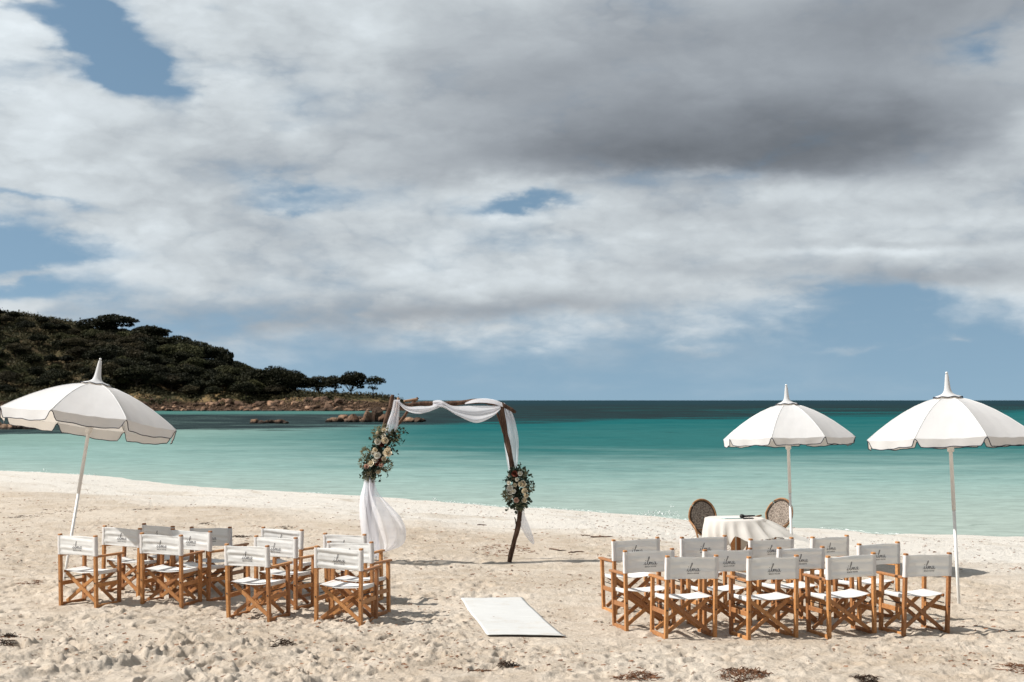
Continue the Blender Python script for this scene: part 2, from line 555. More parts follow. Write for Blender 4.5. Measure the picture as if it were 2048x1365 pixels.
MT = dict(
    sand=sand_mat(), water=water_mat(), wood=wood_mat(), rock=rock_mat(), rock_dark=rock_mat('dark_granite', 0.35), hill=hill_mat(),
    canvas=cloth_mat('canvas', (0.86, 0.855, 0.84), 0.34, (0.88, 0.86, 0.81)),
    brolly=cloth_mat('parasol_canvas', (0.66, 0.665, 0.675), 0.32, (0.78, 0.71, 0.62)),
    voile=cloth_mat('white_voile', (0.84, 0.84, 0.87), 0.42, (0.90, 0.90, 0.95), 0.64),
    linen=cloth_mat('table_linen', (0.74, 0.725, 0.69), 0.28, (0.80, 0.72, 0.58)),
    runner=runner_mat(),
    ink=simple('dark_print', (0.085, 0.08, 0.085), (0.12, 0.115, 0.12), 30, 0.9),
    navy=simple('navy_piping', (0.012, 0.014, 0.028), (0.02, 0.022, 0.04), 30, 0.7),
    white_metal=simple('white_painted_pole', (0.70, 0.69, 0.66), (0.76, 0.75, 0.73), 8, 0.4, spec=0.4),
    black=simple('black_metal', (0.012, 0.011, 0.011), (0.025, 0.022, 0.02), 20, 0.5),
    drift=simple('driftwood', (0.045, 0.026, 0.019), (0.135, 0.082, 0.056), 9, 0.9, 6, 0.1, 0.8, 0.02, stretch=(2, 2, 0.5)),
    pale_stick=simple('pale_driftwood', (0.22, 0.13, 0.08), (0.34, 0.22, 0.14), 9, 0.9, 5, 0.1, 0.5, 0.01),
    rattan=simple('rattan', (0.20, 0.095, 0.040), (0.34, 0.185, 0.085), 18, 0.5, 4, 0.3, 0.3, 0.004),
    shaded_rattan=simple('shaded_rattan', (0.03, 0.02, 0.014), (0.06, 0.038, 0.024), 18, 0.5),  # rattan with the shade inside the rim put into its colour
    weave=simple('woven_cane', (0.09, 0.07, 0.055), (0.36, 0.30, 0.25), 55, 0.7, 3, 0.2, 0.6, 0.006),
    weave_seat=simple('woven_seat', (0.03, 0.025, 0.02), (0.6, 0.56, 0.5), 14, 0.7, 1, 0.2, stretch=(0.3, 4, 1)),
    aqua=simple('pale_aqua_paper', (0.40, 0.60, 0.60), (0.46, 0.66, 0.65), 6, 0.6),
    weed=simple('dry_seaweed', (0.06, 0.030, 0.018), (0.22, 0.10, 0.048), 16, 0.8, 4, 0.2, rnd=0.3),
    weed_dark=simple('dark_seaweed', (0.018, 0.013, 0.010), (0.07, 0.04, 0.024), 16, 0.8, 4, 0.2, rnd=0.3),
    foam=simple('sea_foam', (0.72, 0.76, 0.74), (0.86, 0.88, 0.86), 8, 0.8, world=True),
    bark=simple('bark', (0.035, 0.026, 0.019), (0.10, 0.075, 0.055), 2.5, 0.95, 5, 0.1, world=True),
    leaf_dark=leaf_mat('dark_foliage', (0.009, 0.011, 0.005), (0.026, 0.025, 0.010), 0.10, 0.35),
    leaf_olive=leaf_mat('olive_foliage', (0.028, 0.031, 0.013), (0.070, 0.066, 0.027), 0.15, 0.3),
    leaf_brown=leaf_mat('brown_olive_foliage', (0.024, 0.021, 0.011), (0.060, 0.048, 0.024), 0.15, 0.3),
    leaf_scrub=leaf_mat('scrub_foliage', (0.022, 0.025, 0.012), (0.090, 0.074, 0.036), 0.15, 0.10, 0.0),
    euca=leaf_mat('eucalyptus_leaf', (0.016, 0.028, 0.018), (0.060, 0.078, 0.050), 0.15, 9.0, 0.1),
    sage=leaf_mat('sage_leaf', (0.13, 0.135, 0.075), (0.26, 0.245, 0.15), 0.25, 9.0, 0.1),
    rose_cream=cloth_mat('cream_petal', (0.80, 0.71, 0.54), 0.25, (0.82, 0.71, 0.52)),
    rose_white=cloth_mat('white_petal', (0.82, 0.79, 0.70), 0.25, (0.82, 0.76, 0.62)),
    rose_pink=cloth_mat('blush_petal', (0.74, 0.50, 0.40), 0.25, (0.74, 0.48, 0.36)),
    rose_red=simple('burgundy_petal', (0.055, 0.010, 0.010), (0.22, 0.055, 0.025), 18, 0.7),
)

# ------------------------------------------------------------------ mesh helpers
def tag(o, label=None, cat=None, group=None, kind=None):
    if label: o['label'] = label
    if cat: o['category'] = cat
    if group: o['group'] = group
    if kind: o['kind'] = kind
    return o


def link(name, me, parent=None):
    o = bpy.data.objects.new(name, me)
    COL.objects.link(o)
    if parent is not None:
        o.parent = parent
    return o


def thing(name, label, cat, loc=(0, 0, 0), rz=0.0, group=None):
    o = bpy.data.objects.new(name, None)
    o.empty_display_size = 0.1
    COL.objects.link(o)
    o.location = loc
    o.rotation_euler = (0, 0, rz)
    return tag(o, label, cat, group)


class MB:
    def __init__(self):
        self.v, self.f = [], []
    def add(self, vs, fs):
        n = len(self.v)
        self.v += [tuple(p) for p in vs]
        self.f += [tuple(i + n for i in f) for f in fs]
        return self
    def box(self, c, s, rot=None):
        hx, hy, hz = s[0] / 2, s[1] / 2, s[2] / 2
        vs = [Vector((sx * hx, sy * hy, sz * hz)) for sz in (-1, 1) for sy in (-1, 1) for sx in (-1, 1)]
        if rot is not None:
            vs = [rot @ p for p in vs]
        vs = [p + Vector(c) for p in vs]
        return self.add(vs, [(0, 2, 3, 1), (4, 5, 7, 6), (0, 1, 5, 4), (2, 6, 7, 3), (0, 4, 6, 2), (1, 3, 7, 5)])
    def bar(self, a, b, w, h, up=(0, 1, 0)):
        """box from a to b; h is measured along 'up'"""
        a, b, up = Vector(a), Vector(b), Vector(up)
        d = (b - a).normalized()
        s = d.cross(up).normalized()
        u = s.cross(d).normalized()
        vs = []
        for p in (a, b):
            for su, ss in ((-1, -1), (-1, 1), (1, 1), (1, -1)):
                vs.append(p + u * (su * h / 2) + s * (ss * w / 2))
        return self.add(vs, [(3, 2, 1, 0), (4, 5, 6, 7), (0, 1, 5, 4), (1, 2, 6, 5), (2, 3, 7, 6), (3, 0, 4, 7)])
    def tube(self, pts, rad, n=8, close=False, cap=True):
        pts = [Vector(p) for p in pts]
        m = len(pts)
        if not isinstance(rad, (list, tuple)):
            rad = [rad] * m
        ref = Vector((0.31, 0.17, 0.93))
        vs, fs = [], []
        for i, p in enumerate(pts):
            if close:
                t = pts[(i + 1) % m] - pts[i - 1]
            else:
                t = pts[min(i + 1, m - 1)] - pts[max(i - 1, 0)]
            t.normalize()
            if abs(t.dot(ref)) > 0.95:
                r2 = Vector((1, 0.1, 0))
            else:
                r2 = ref
            a = t.cross(r2).normalized()
            b = t.cross(a).normalized()
            for k in range(n):
                an = 2 * math.pi * k / n
                vs.append(p + (a * math.cos(an) + b * math.sin(an)) * rad[i])
        for i in range(m if close else m - 1):
            j = (i + 1) % m
            for k in range(n):
                k2 = (k + 1) % n
                fs.append((i * n + k, i * n + k2, j * n + k2, j * n + k))
        if cap and not close:
            fs.append(tuple(range(n - 1, -1, -1)))
            fs.append(tuple((m - 1) * n + k for k in range(n)))
        return self.add(vs, fs)
    def lathe(self, prof, n=16, c=(0, 0, 0)):
        vs, fs = [], []
        for r, z in prof:
            for k in range(n):
                a = 2 * math.pi * k / n
                vs.append((c[0] + r * math.cos(a), c[1] + r * math.sin(a), c[2] + z))
        for i in range(len(prof) - 1):
            for k in range(n):
                k2 = (k + 1) % n
                fs.append((i * n + k, i * n + k2, (i + 1) * n + k2, (i + 1) * n + k))
        fs.append(tuple(range(n - 1, -1, -1)))
        fs.append(tuple((len(prof) - 1) * n + k for k in range(n)))
        return self.add(vs, fs)
    def grid(self, g):
        """g[i][j] points"""
        n, m = len(g), len(g[0])
        vs = [p for row in g for p in row]
        fs = [(i * m + j, i * m + j + 1, (i + 1) * m + j + 1, (i + 1) * m + j) for i in range(n - 1) for j in range(m - 1)]
        return self.add(vs, fs)
    def mesh(self, name, m, smooth=False, bevel=0.0):
        me = bpy.data.meshes.new(name)
        me.from_pydata(self.v, [], self.f)
        if bevel:
            bm = bmesh.new()
            bm.from_mesh(me)
            bmesh.ops.bevel(bm, geom=list(bm.edges), offset=bevel, segments=1, affect='EDGES')
            bm.to_mesh(me)
            bm.free()
        me.materials.append(m)
        if smooth:
            me.polygons.foreach_set('use_smooth', [True] * len(me.polygons))
        me.update()
        return me
    def build(self, name, m, parent=None, smooth=False, bevel=0.0):
        return link(name, self.mesh(name, m, smooth, bevel), parent)


def np_mesh(name, V, F, m, smooth=False):
    V = np.ascontiguousarray(V, dtype=np.float32)
    F = np.ascontiguousarray(F, dtype=np.int32)
    me = bpy.data.meshes.new(name)
    k = F.shape[1]
    me.vertices.add(len(V))
    me.vertices.foreach_set('co', V.ravel())
    me.loops.add(F.size)
    me.loops.foreach_set('vertex_index', F.ravel())
    me.polygons.add(len(F))
    me.polygons.foreach_set('loop_start', np.arange(0, F.size, k, dtype=np.int32))
    me.polygons.foreach_set('loop_total', np.full(len(F), k, dtype=np.int32))
    if smooth:
        me.polygons.foreach_set('use_smooth', np.ones(len(F), dtype=bool))
    me.materials.append(m)
    me.update(calc_edges=True)
    me.validate()
    return me


def spline(pts, n):
    """Catmull-Rom through pts, n samples"""
    P = [Vector(p) for p in pts]
    out = []
    m = len(P) - 1
    for i in range(n):
        t = i / (n - 1) * m
        k = min(int(t), m - 1)
        u = t - k
        p0, p1, p2, p3 = P[max(k - 1, 0)], P[k], P[k + 1], P[min(k + 2, m)]
        out.append(0.5 * ((2 * p1) + (p2 - p0) * u + (2 * p0 - 5 * p1 + 4 * p2 - p3) * u * u + (3 * p1 - p0 - 3 * p2 + p3) * u ** 3))
    return out


# ---- numpy noise
def _hash(ix, iy, s):
    n = (ix * 374761393 + iy * 668265263 + s * 974711) & 0xffffffff
    n = ((n ^ (n >> 13)) * 1274126177) & 0xffffffff
    n = ((n ^ (n >> 15)) * 668265263) & 0xffffffff
    n = n ^ (n >> 16)
    return n / 2147483648.0 - 1.0


def vn(x, y, s=0):
    x = np.asarray(x, dtype=np.float64)
    y = np.asarray(y, dtype=np.float64)
    ix = np.floor(x).astype(np.int64)
    iy = np.floor(y).astype(np.int64)
    fx, fy = x - ix, y - iy
    ux = fx * fx * fx * (fx * (fx * 6 - 15) + 10)
    uy = fy * fy * fy * (fy * (fy * 6 - 15) + 10)
    a = _hash(ix, iy, s)
    b = _hash(ix + 1, iy, s)
    c = _hash(ix, iy + 1, s)
    d = _hash(ix + 1, iy + 1, s)
    return (a + (b - a) * ux) * (1 - uy) + (c + (d - c) * ux) * uy


def fbm(x, y, s=0, o=4, g=0.5):
    r, a = 0, 1.0
    for i in range(o):
        r = r + a * vn(x * 2 ** i + i * 17.3, y * 2 ** i - i * 9.1, s + i)
        a *= g
    return r


def sstep(a, b, x):
    t = np.clip((x - a) / (b - a), 0, 1)
    return t * t * (3 - 2 * t)


def at(px, py, Y):
    """a point of the photograph brought to its distance Y in metres"""
    return Vector(((px - 1024) / 2844.0 * Y, Y, CAM_H + (801 - py) / 2844.0 * Y))


# ------------------------------------------------------------------ beach
SEA = -0.6
SHX = np.array([-300, -60, -22, -17.7, -15, -10.9, -8.7, -5.1, -2.6, -0.3, 1.1, 3.6, 4.8, 6.8, 8.3, 11.3, 20, 40, 300.])
SHY = np.array([120, 90, 61.3, 58.5, 55.5, 50.0, 48.4, 45.3, 43.3, 40.8, 40.1, 37.5, 36.2, 33.8, 32.8, 31.5, 28, 24, 10.])
MAT_Q = [(-0.63, 17.47), (0.116, 17.52), (0.554, 14.71), (-0.252, 14.72)]


def shore_y(x):
    return np.interp(x, SHX, SHY)


def mat_mask(x, y):
    t = (y - 14.7) / 2.8
    xl = -0.252 + (-0.63 + 0.252) * t
    xr = 0.554 + (0.116 - 0.554) * t
    return sstep(-0.15, 0.05, x - xl) * sstep(-0.15, 0.05, xr - x) * sstep(-0.15, 0.05, y - 14.7) * sstep(-0.15, 0.05, 17.5 - y)


def beach_base(x, y):
    s = (shore_y(x) - y) * 0.74 + 0.35 * vn(x / 1.7, y / 1.7, 91) + 0.2 * vn(x / 0.6, y / 0.6, 92)
    t = np.clip(1 - s / 12.0, 0, 1)
    z = SEA * t ** 1.35
    return np.where(s < 0, np.maximum(SEA + s * 0.05, -3.0), z), s


def amp(x, y):
    fore = sstep(17.5, 13.2, y)
    left = sstep(0.8, -1.6, x - (y - 14) * 0.2)
    a = 0.42 + fore * (0.08 + 0.36 * left) + 0.20 * left * sstep(24, 17, y)
    a = a * (1 - 0.45 * sstep(1.0, 0.2, np.abs(x - 0.6)) * sstep(13.8, 14.8, y))
    return a * (1 - 0.93 * mat_mask(x, y))


rng = np.random.RandomState(7)
FEET = []
for i in range(1500):
    yy = 11.0 + 12.5 * rng.rand() ** 1.5
    xx = (rng.rand() * 2 - 1) * 0.44 * yy
    keep = 0.25 + 0.75 * sstep(1.5, -1.0, xx) if yy > 13.6 else 0.8
    if rng.rand() > keep:
        continue
    FEET.append((xx, yy, 0.035 + 0.07 * rng.rand(), 0.05 + 0.12 * rng.rand(), rng.rand() * 3.14, 0.020 + 0.026 * rng.rand()))


TRACKS = [(-4.6, 12.5, -3.0, 14.1, 0.032), (-3.4, 12.3, -2.2, 13.7, 0.03), (-5.2, 13.3, -4.0, 14.5, 0.022), (-2.1, 12.2, -1.2, 13.0, 0.025)]


def sand_z(x, y):
    x = np.asarray(x, dtype=np.float64)
    y = np.asarray(y, dtype=np.float64)
    z, s = beach_base(x, y)
    a = amp(x, y) * sstep(0.2, 4.0, s)
    near = sstep(60, 26, y)
    wx = x + 0.10 * vn(x / 0.35, y / 0.35, 55)
    wy = y + 0.10 * vn(x / 0.35, y / 0.35, 56)
    und = 0.034 * fbm(x / 2.6, y / 2.6, 3, 3)
    l1 = 0.020 * fbm(wx / 0.9, wy / 0.55, 11, 2)
    l2 = 0.010 * fbm(wx / 0.33, wy / 0.24, 21, 2, 0.6)
    pat = 0.35 + 0.65 * sstep(-0.35, 0.45, fbm(x / 0.8, y / 0.6, 35, 2))
    cl = fbm(wx / 0.105, wy / 0.12, 31, 3, 0.6)
    l3 = pat * 0.030 * np.where(cl > 0, np.abs(cl) ** 1.3, -0.8 * np.abs(cl) ** 1.1)
    for (x0, y0, x1, y1, hh) in TRACKS:
        dx_, dy_ = x1 - x0, y1 - y0
        L_ = math.hypot(dx_, dy_)
        t_ = ((x - x0) * dx_ + (y - y0) * dy_) / L_
        d_ = ((x - x0) * dy_ - (y - y0) * dx_) / L_ + 0.10 * vn(x / 0.5, y / 0.5, 81)
        w_ = sstep(-0.2, 0.3, t_) * sstep(L_ + 0.2, L_ - 0.3, t_)
        l1 = l1 + hh * w_ * (np.exp(-(d_ / 0.09) ** 2) - 0.9 * np.exp(-((d_ - 0.2) / 0.13) ** 2))
    pit = -0.044 * sstep(0.26, 0.62, vn(wx / 0.13, wy / 0.15, 63)) * sstep(-0.2, 0.4, vn(x / 1.4, y / 1.4, 64))
    for (px_, py_) in ((5.165, 16.55), (3.99, 20.35), (-5.66, 18.05)):      # sand heaped round the parasol poles
        q_ = np.sqrt((x - px_) ** 2 + (y - py_) ** 2) + 0.05 * vn(x / 0.09, y / 0.09, 19)
        z = z + 0.075 * np.exp(-(q_ / 0.16) ** 2)
    r = z + und * sstep(1, 6, s) + near * (a * (l1 + l2 + l3) + np.minimum(a * a * 1.9, 0.9) * pit)
    return r


def build_beach():
    u = np.concatenate([-np.geomspace(40, 0.47, 26)[:-1], np.linspace(-0.47, 0.47, 880), np.geomspace(0.47, 40, 26)[1:]])
    rows = [-80, -40, -20, -8, 0, 5, 8, 10]
    y = 10.6
    while y < 17.2:
        rows.append(y)
        y += 0.026
    while y < 26:
        rows.append(y)
        y += 0.06
    while y < 70:
        rows.append(y)
        y += 0.15 + (y - 26) * 0.006
    rows += [75, 85, 100, 130, 180]
    rows = np.array(rows)
    wdt = np.maximum(rows, 10.0)
    Xg = u[None, :] * wdt[:, None]
    Yg = np.repeat(rows[:, None], len(u), 1)
    Z = sand_z(Xg, Yg)
    A = amp(Xg, Yg)
    for (fx, fy, a, b, th, dep) in FEET:
        i0, i1 = np.searchsorted(rows, [fy - 0.5, fy + 0.5])
        uu = fx / fy
        j0, j1 = np.searchsorted(u, [uu - 0.5 / fy, uu + 0.5 / fy])
        xs = Xg[i0:i1, j0:j1] - fx
        ys = Yg[i0:i1, j0:j1] - fy
        p = xs * math.cos(th) + ys * math.sin(th)
        q = -xs * math.sin(th) + ys * math.cos(th)
        rr = np.sqrt((p / a) ** 2 + (q / b) ** 2)
        rr = rr + 0.18 * vn(xs / 0.05 + fx * 31, ys / 0.05, 77)
        dent = -sstep(1.15, 0.55, rr) * dep + 0.35 * dep * np.exp(-((rr - 1.35) / 0.28) ** 2)
        Z[i0:i1, j0:j1] += dent * np.minimum(A[i0:i1, j0:j1] * 1.1, 1.3)
    n, m = Xg.shape
    V = np.stack([Xg, Yg, Z], -1).reshape(-1, 3)
    idx = np.arange(n * m).reshape(n, m)
    F = np.stack([idx[:-1, :-1], idx[:-1, 1:], idx[1:, 1:], idx[1:, :-1]], -1).reshape(-1, 4)
    o = link('beach', np_mesh('beach', V, F, MT['sand'], True))
    tag(o, kind='structure')
    return [float(v) for v in u], [float(v) for v in rows], Z


BU, BR, BZ = build_beach()


def gz(x, y):
    """height of the finished sand sheet"""
    i = min(max(bisect.bisect_right(BR, y) - 1, 0), len(BR) - 2)
    uu = x / max(y, 10.0)
    j = min(max(bisect.bisect_right(BU, uu) - 1, 0), len(BU) - 2)
    fy = min(max((y - BR[i]) / (BR[i + 1] - BR[i]), 0), 1)
    fx = min(max((uu - BU[j]) / (BU[j + 1] - BU[j]), 0), 1)
    a = BZ[i, j] * (1 - fx) + BZ[i, j + 1] * fx
    b = BZ[i + 1, j] * (1 - fx) + BZ[i + 1, j + 1] * fx
    return float(a * (1 - fy) + b * fy)


# ------------------------------------------------------------------ sea
def build_sea():
    b = MB()
    b.add([(-40000, 8, SEA), (40000, 8, SEA), (40000, 50000, SEA), (-40000, 50000, SEA)], [(0, 1, 2, 3)])
    tag(b.build('sea', MT['water']), kind='structure')
    # seabed beyond the beach sheet is never seen: the water is opaque
    r = random.Random(4)
    f = MB()
    x = -34.0
    while x < 20:
        y = float(shore_y(x))
        # follow the real waterline: first point where the sand dips under the sea
        yw = y - 3
        while yw < y + 3 and gz(x, yw) > SEA:
            yw += 0.03
        x += r.uniform(0.04, 0.14)
        if float(vn(x / 1.6, 0.5, 5)) < 0.12:
            continue
        for q in range(2):
            ln, wd = r.uniform(0.02, 0.08), r.uniform(0.006, 0.018)
            cx, cy = x + r.uniform(-0.1, 0.1), yw + r.uniform(-0.05, 0.16) + abs(r.gauss(0, 0.05))
            cz = max(SEA, gz(cx, cy)) + 0.006
            h = r.uniform(0.002, 0.007)
            n = 7
            ring = []
            for i in range(n):
                an = 2 * math.pi * i / n
                k2 = r.uniform(0.6, 1.2)
                px, py = ln * math.cos(an) * k2, wd * math.sin(an) * k2
                ring.append((cx + px * 0.75 + py * 0.66, cy - px * 0.66 + py * 0.75, cz))
            f.add(ring + [(cx, cy, cz + h)], [(i, (i + 1) % n, n) for i in range(n)])
    # a wavelet breaking on the sand
    for (px, py, cnt, sx, hh) in ((1312, 1029, 60, 0.30, 0.06), (1338, 1028, 40, 0.14, 0.12), (1290, 1031, 24, 0.22, 0.04),
                                  (868, 1001, 14, 0.10, 0.05), (905, 1004, 12, 0.08, 0.04), (95, 946, 24, 0.5, 0.07), (180, 951, 14, 0.3, 0.05)):
        D = 2844 * (CAM_H - SEA) / (py - 801)
        c = at(px, py, D)
        for i in range(cnt):
            q = r.gauss(0, sx)
            h = abs(r.gauss(0, hh)) * math.exp(-(q / sx) ** 2 * 0.5)
            p = Vector((c.x + q, c.y - q * 0.8 + r.gauss(0, 0.06), SEA + h))
            s = r.uniform(0.012, 0.04)
            vs = [p + Vector((r.uniform(-1, 1), r.uniform(-1, 1), r.uniform(-0.7, 0.7))) * s for _ in range(4)]
            f.add(vs, [(0, 1, 2), (0, 2, 3), (0, 3, 1), (1, 3, 2)])
    o = f.build('sea_foam', MT['foam'], None, True)
    tag(o, 'thin white foam along the edge of the water', 'foam', kind='stuff')


build_sea()

# ------------------------------------------------------------------ headland
RX = np.array([-420, -230, -173, -150, -142, -122, -108, -95, -84, -71, -58, -47, -40, -34, -30.])
RZ = np.array([52, 44, 33.5, 29.5, 27, 22, 17.5, 11.5, 7.8, 4.6, 3.5, 3.3, 2.4, 0.4, -3.])
SHORE_D = 404.0


def hill_z(x, y):
    x = np.asarray(x, dtype=np.float64)
    y = np.asarray(y, dtype=np.float64)
    xr = x * 480.0 / np.maximum(y, 440.0)
    H = np.interp(xr, RX, RZ)
    sh = SHORE_D + 5 * vn(x / 14.0, 0.3, 8) + 3 * vn(x / 5.0, 0.7, 9)
    low = np.minimum(H, 3.4)
    t1 = sstep(sh - 6, sh + 20, y)
    t2 = sstep(sh + 8, sh + 100, y) ** 0.9
    z = -2.2 + (low + 2.2) * t1 + np.maximum(H - 3.4, 0) * t2
    z = z - sstep(560, 760, y) * (H + 6) * 0.9
    bump_ = fbm(x / 11.0, y / 11.0, 41, 4) * 0.8 * t1
    return z + bump_ * np.clip(H / 6.0, 0.15, 1)


def build_headland():
    xs = np.linspace(-330, -24, 205)
    ys = np.concatenate([np.linspace(392, 520, 86), np.linspace(524, 780, 40)])
    X, Y = np.meshgrid(xs, ys)
    Z = hill_z(X, Y)
    V = np.stack([X, Y, Z], -1).reshape(-1, 3)
    n, m = X.shape
    idx = np.arange(n * m).reshape(n, m)
    F = np.stack([idx[:-1, :-1], idx[:-1, 1:], idx[1:, 1:], idx[1:, :-1]], -1).reshape(-1, 4)
    tag(link('headland', np_mesh('headland', V, F, MT['hill'], True)), kind='structure')
    return [float(v) for v in xs], [float(v) for v in ys], Z


HX, HY, HZ = build_headland()


def hz(x, y):
    i = min(max(bisect.bisect_right(HY, y) - 1, 0), len(HY) - 2)
    j = min(max(bisect.bisect_right(HX, x) - 1, 0), len(HX) - 2)
    fy = min(max((y - HY[i]) / (HY[i + 1] - HY[i]), 0), 1)
    fx = min(max((x - HX[j]) / (HX[j + 1] - HX[j]), 0), 1)
    a = HZ[i, j] * (1 - fx) + HZ[i, j + 1] * fx
    b = HZ[i + 1, j] * (1 - fx) + HZ[i + 1, j + 1] * fx
    return float(a * (1 - fy) + b * fy)


def leaf_cloud(r, lobes, n, size):
    """many small leaf-clump faces on and in flattened domes"""
    w = np.array([l[3] * l[4] for l in lobes])
    w = w / w.sum()
    C = []
    for li, (cx, cy, cz, rx, rz) in enumerate(lobes):
        k = int(n * w[li])
        th = r.rand(k) * 2 * np.pi
        ph = np.arccos(1 - r.rand(k) * 1.25)            # upper dome and a little under it
        rad = 0.80 + 0.22 * r.rand(k)
        rad = np.where(r.rand(k) < 0.25, r.rand(k) * 0.8, rad)
        rad *= 1 + 0.07 * vn(th * 1.8 + li * 9, ph * 3.0, 61)
        C.append(np.stack([cx + rx * rad * np.sin(ph) * np.cos(th), cy + rx * rad * np.sin(ph) * np.sin(th),
                           cz + rz * rad * np.cos(ph) * np.where(ph > 1.57, 0.55, 1.0)], -1))
    C = np.concatenate(C)
    k = len(C)
    a = r.randn(k, 3)
    a[:, 2] *= 0.6
    a /= np.linalg.norm(a, axis=1)[:, None]
    b = r.randn(k, 3)
    b -= (a * b).sum(1)[:, None] * a
    b /= np.linalg.norm(b, axis=1)[:, None]
    s = (size * (0.5 + r.rand(k)))[:, None]
    V = np.stack([C - a * s - b * s * 0.5, C + a * s * 0.25 - b * s * 0.75, C + a * s + b * s * 0.35, C - a * s * 0.3 + b * s * 0.7], 1).reshape(-1, 3)
    F = np.arange(k * 4).reshape(k, 4)
    return V, F


def tree_proto(seed, height, spread, nl, leaves, leafsize, stem=0.45, flat=0.5, low=0):
    r = np.random.RandomState(seed)
    lobes = []
    crown_z = height * (0.55 + 0.1 * r.rand())
    lobes.append((0, 0, height - spread * 0.42 * flat * 1.25, spread * 0.40, spread * 0.42 * flat * 1.25))
    for i in range(nl):
        a = 2 * math.pi * (i + r.rand() * 0.6) / nl
        d = spread * (0.24 + 0.20 * r.rand())
        rx = spread * (0.17 + 0.13 * r.rand())
        rz = rx * flat * (0.8 + 0.5 * r.rand())
        top = height * (1 - 0.30 * (d / (spread * 0.5)) ** 2 * (0.5 + r.rand()))
        lobes.append((d * math.cos(a), d * math.sin(a), top - rz, rx, rz))
    for i in range(low):                                # drooping lower boughs
        a = 2 * math.pi * (i + r.rand() * 0.8) / low
        d = spread * (0.18 + 0.22 * r.rand())
        rx = spread * (0.10 + 0.09 * r.rand())
        lobes.append((d * math.cos(a), d * math.sin(a), height * (0.34 + 0.26 * r.rand()), rx, rx * 0.6))
    V, F = leaf_cloud(r, lobes, leaves, leafsize)
    crown = np_mesh('crown', V, F, MT['leaf_dark'])
    b = MB()
    fork = height * stem
    bx, by = r.uniform(-0.3, 0.3), r.uniform(-0.3, 0.3)
    b.tube([(0, 0, -0.6), (bx * 0.5, by * 0.3, fork * 0.5), (bx, by, fork)], [0.26 * spread / 8, 0.19 * spread / 8, 0.15 * spread / 8], 7)
    for (cx, cy, cz, rx, rz) in lobes[1:]:
        mid = (bx * 0.4 + cx * 0.5, by * 0.4 + cy * 0.5, fork + (cz - fork) * 0.62)
        b.tube([(bx, by, fork - 0.2), mid, (cx, cy, cz + rz * 0.2)], [0.11 * spread / 8, 0.075 * spread / 8, 0.03], 5)
    trunk = b.mesh('trunk', MT['bark'], True)
    return crown, trunk


PROTO = [tree_proto(11, 6.4, 8.6, 6, 5200, 0.21, 0.4, 0.6), tree_proto(12, 5.6, 7.6, 5, 4600, 0.20, 0.4, 0.62), tree_proto(13, 7.0, 9.6, 7, 6000, 0.21, 0.4, 0.6),
         tree_proto(14, 5.0, 7.0, 6, 4400, 0.20, 0.4, 0.7), tree_proto(15, 6.0, 8.0, 5, 4600, 0.20, 0.45, 0.62)]
PR_SPARSE = tree_proto(16, 5.4, 5.6, 6, 1500, 0.16, 0.36, 0.62, 2)
PR_TALL = tree_proto(17, 6.8, 7.8, 8, 4600, 0.20, 0.26, 0.75, 5)
PR_SHAG = tree_proto(19, 6.2, 7.8, 7, 4200, 0.20, 0.22, 0.8, 9)
PR_DOME = tree_proto(18, 10.0, 19.0, 14, 24000, 0.24, 0.2, 0.85)


def tree(name, proto, loc, sc, rz, label, group=None, sz=None, lm=None):
    t = thing(name, label, 'tree', loc, rz, group)
    t.scale = (sc, sc, sz or sc)
    c = link('crown', proto[0], t)
    if lm:
        c.material_slots[0].link = 'OBJECT'
        c.material_slots[0].material = lm
    link('trunk', proto[1], t)
    return t


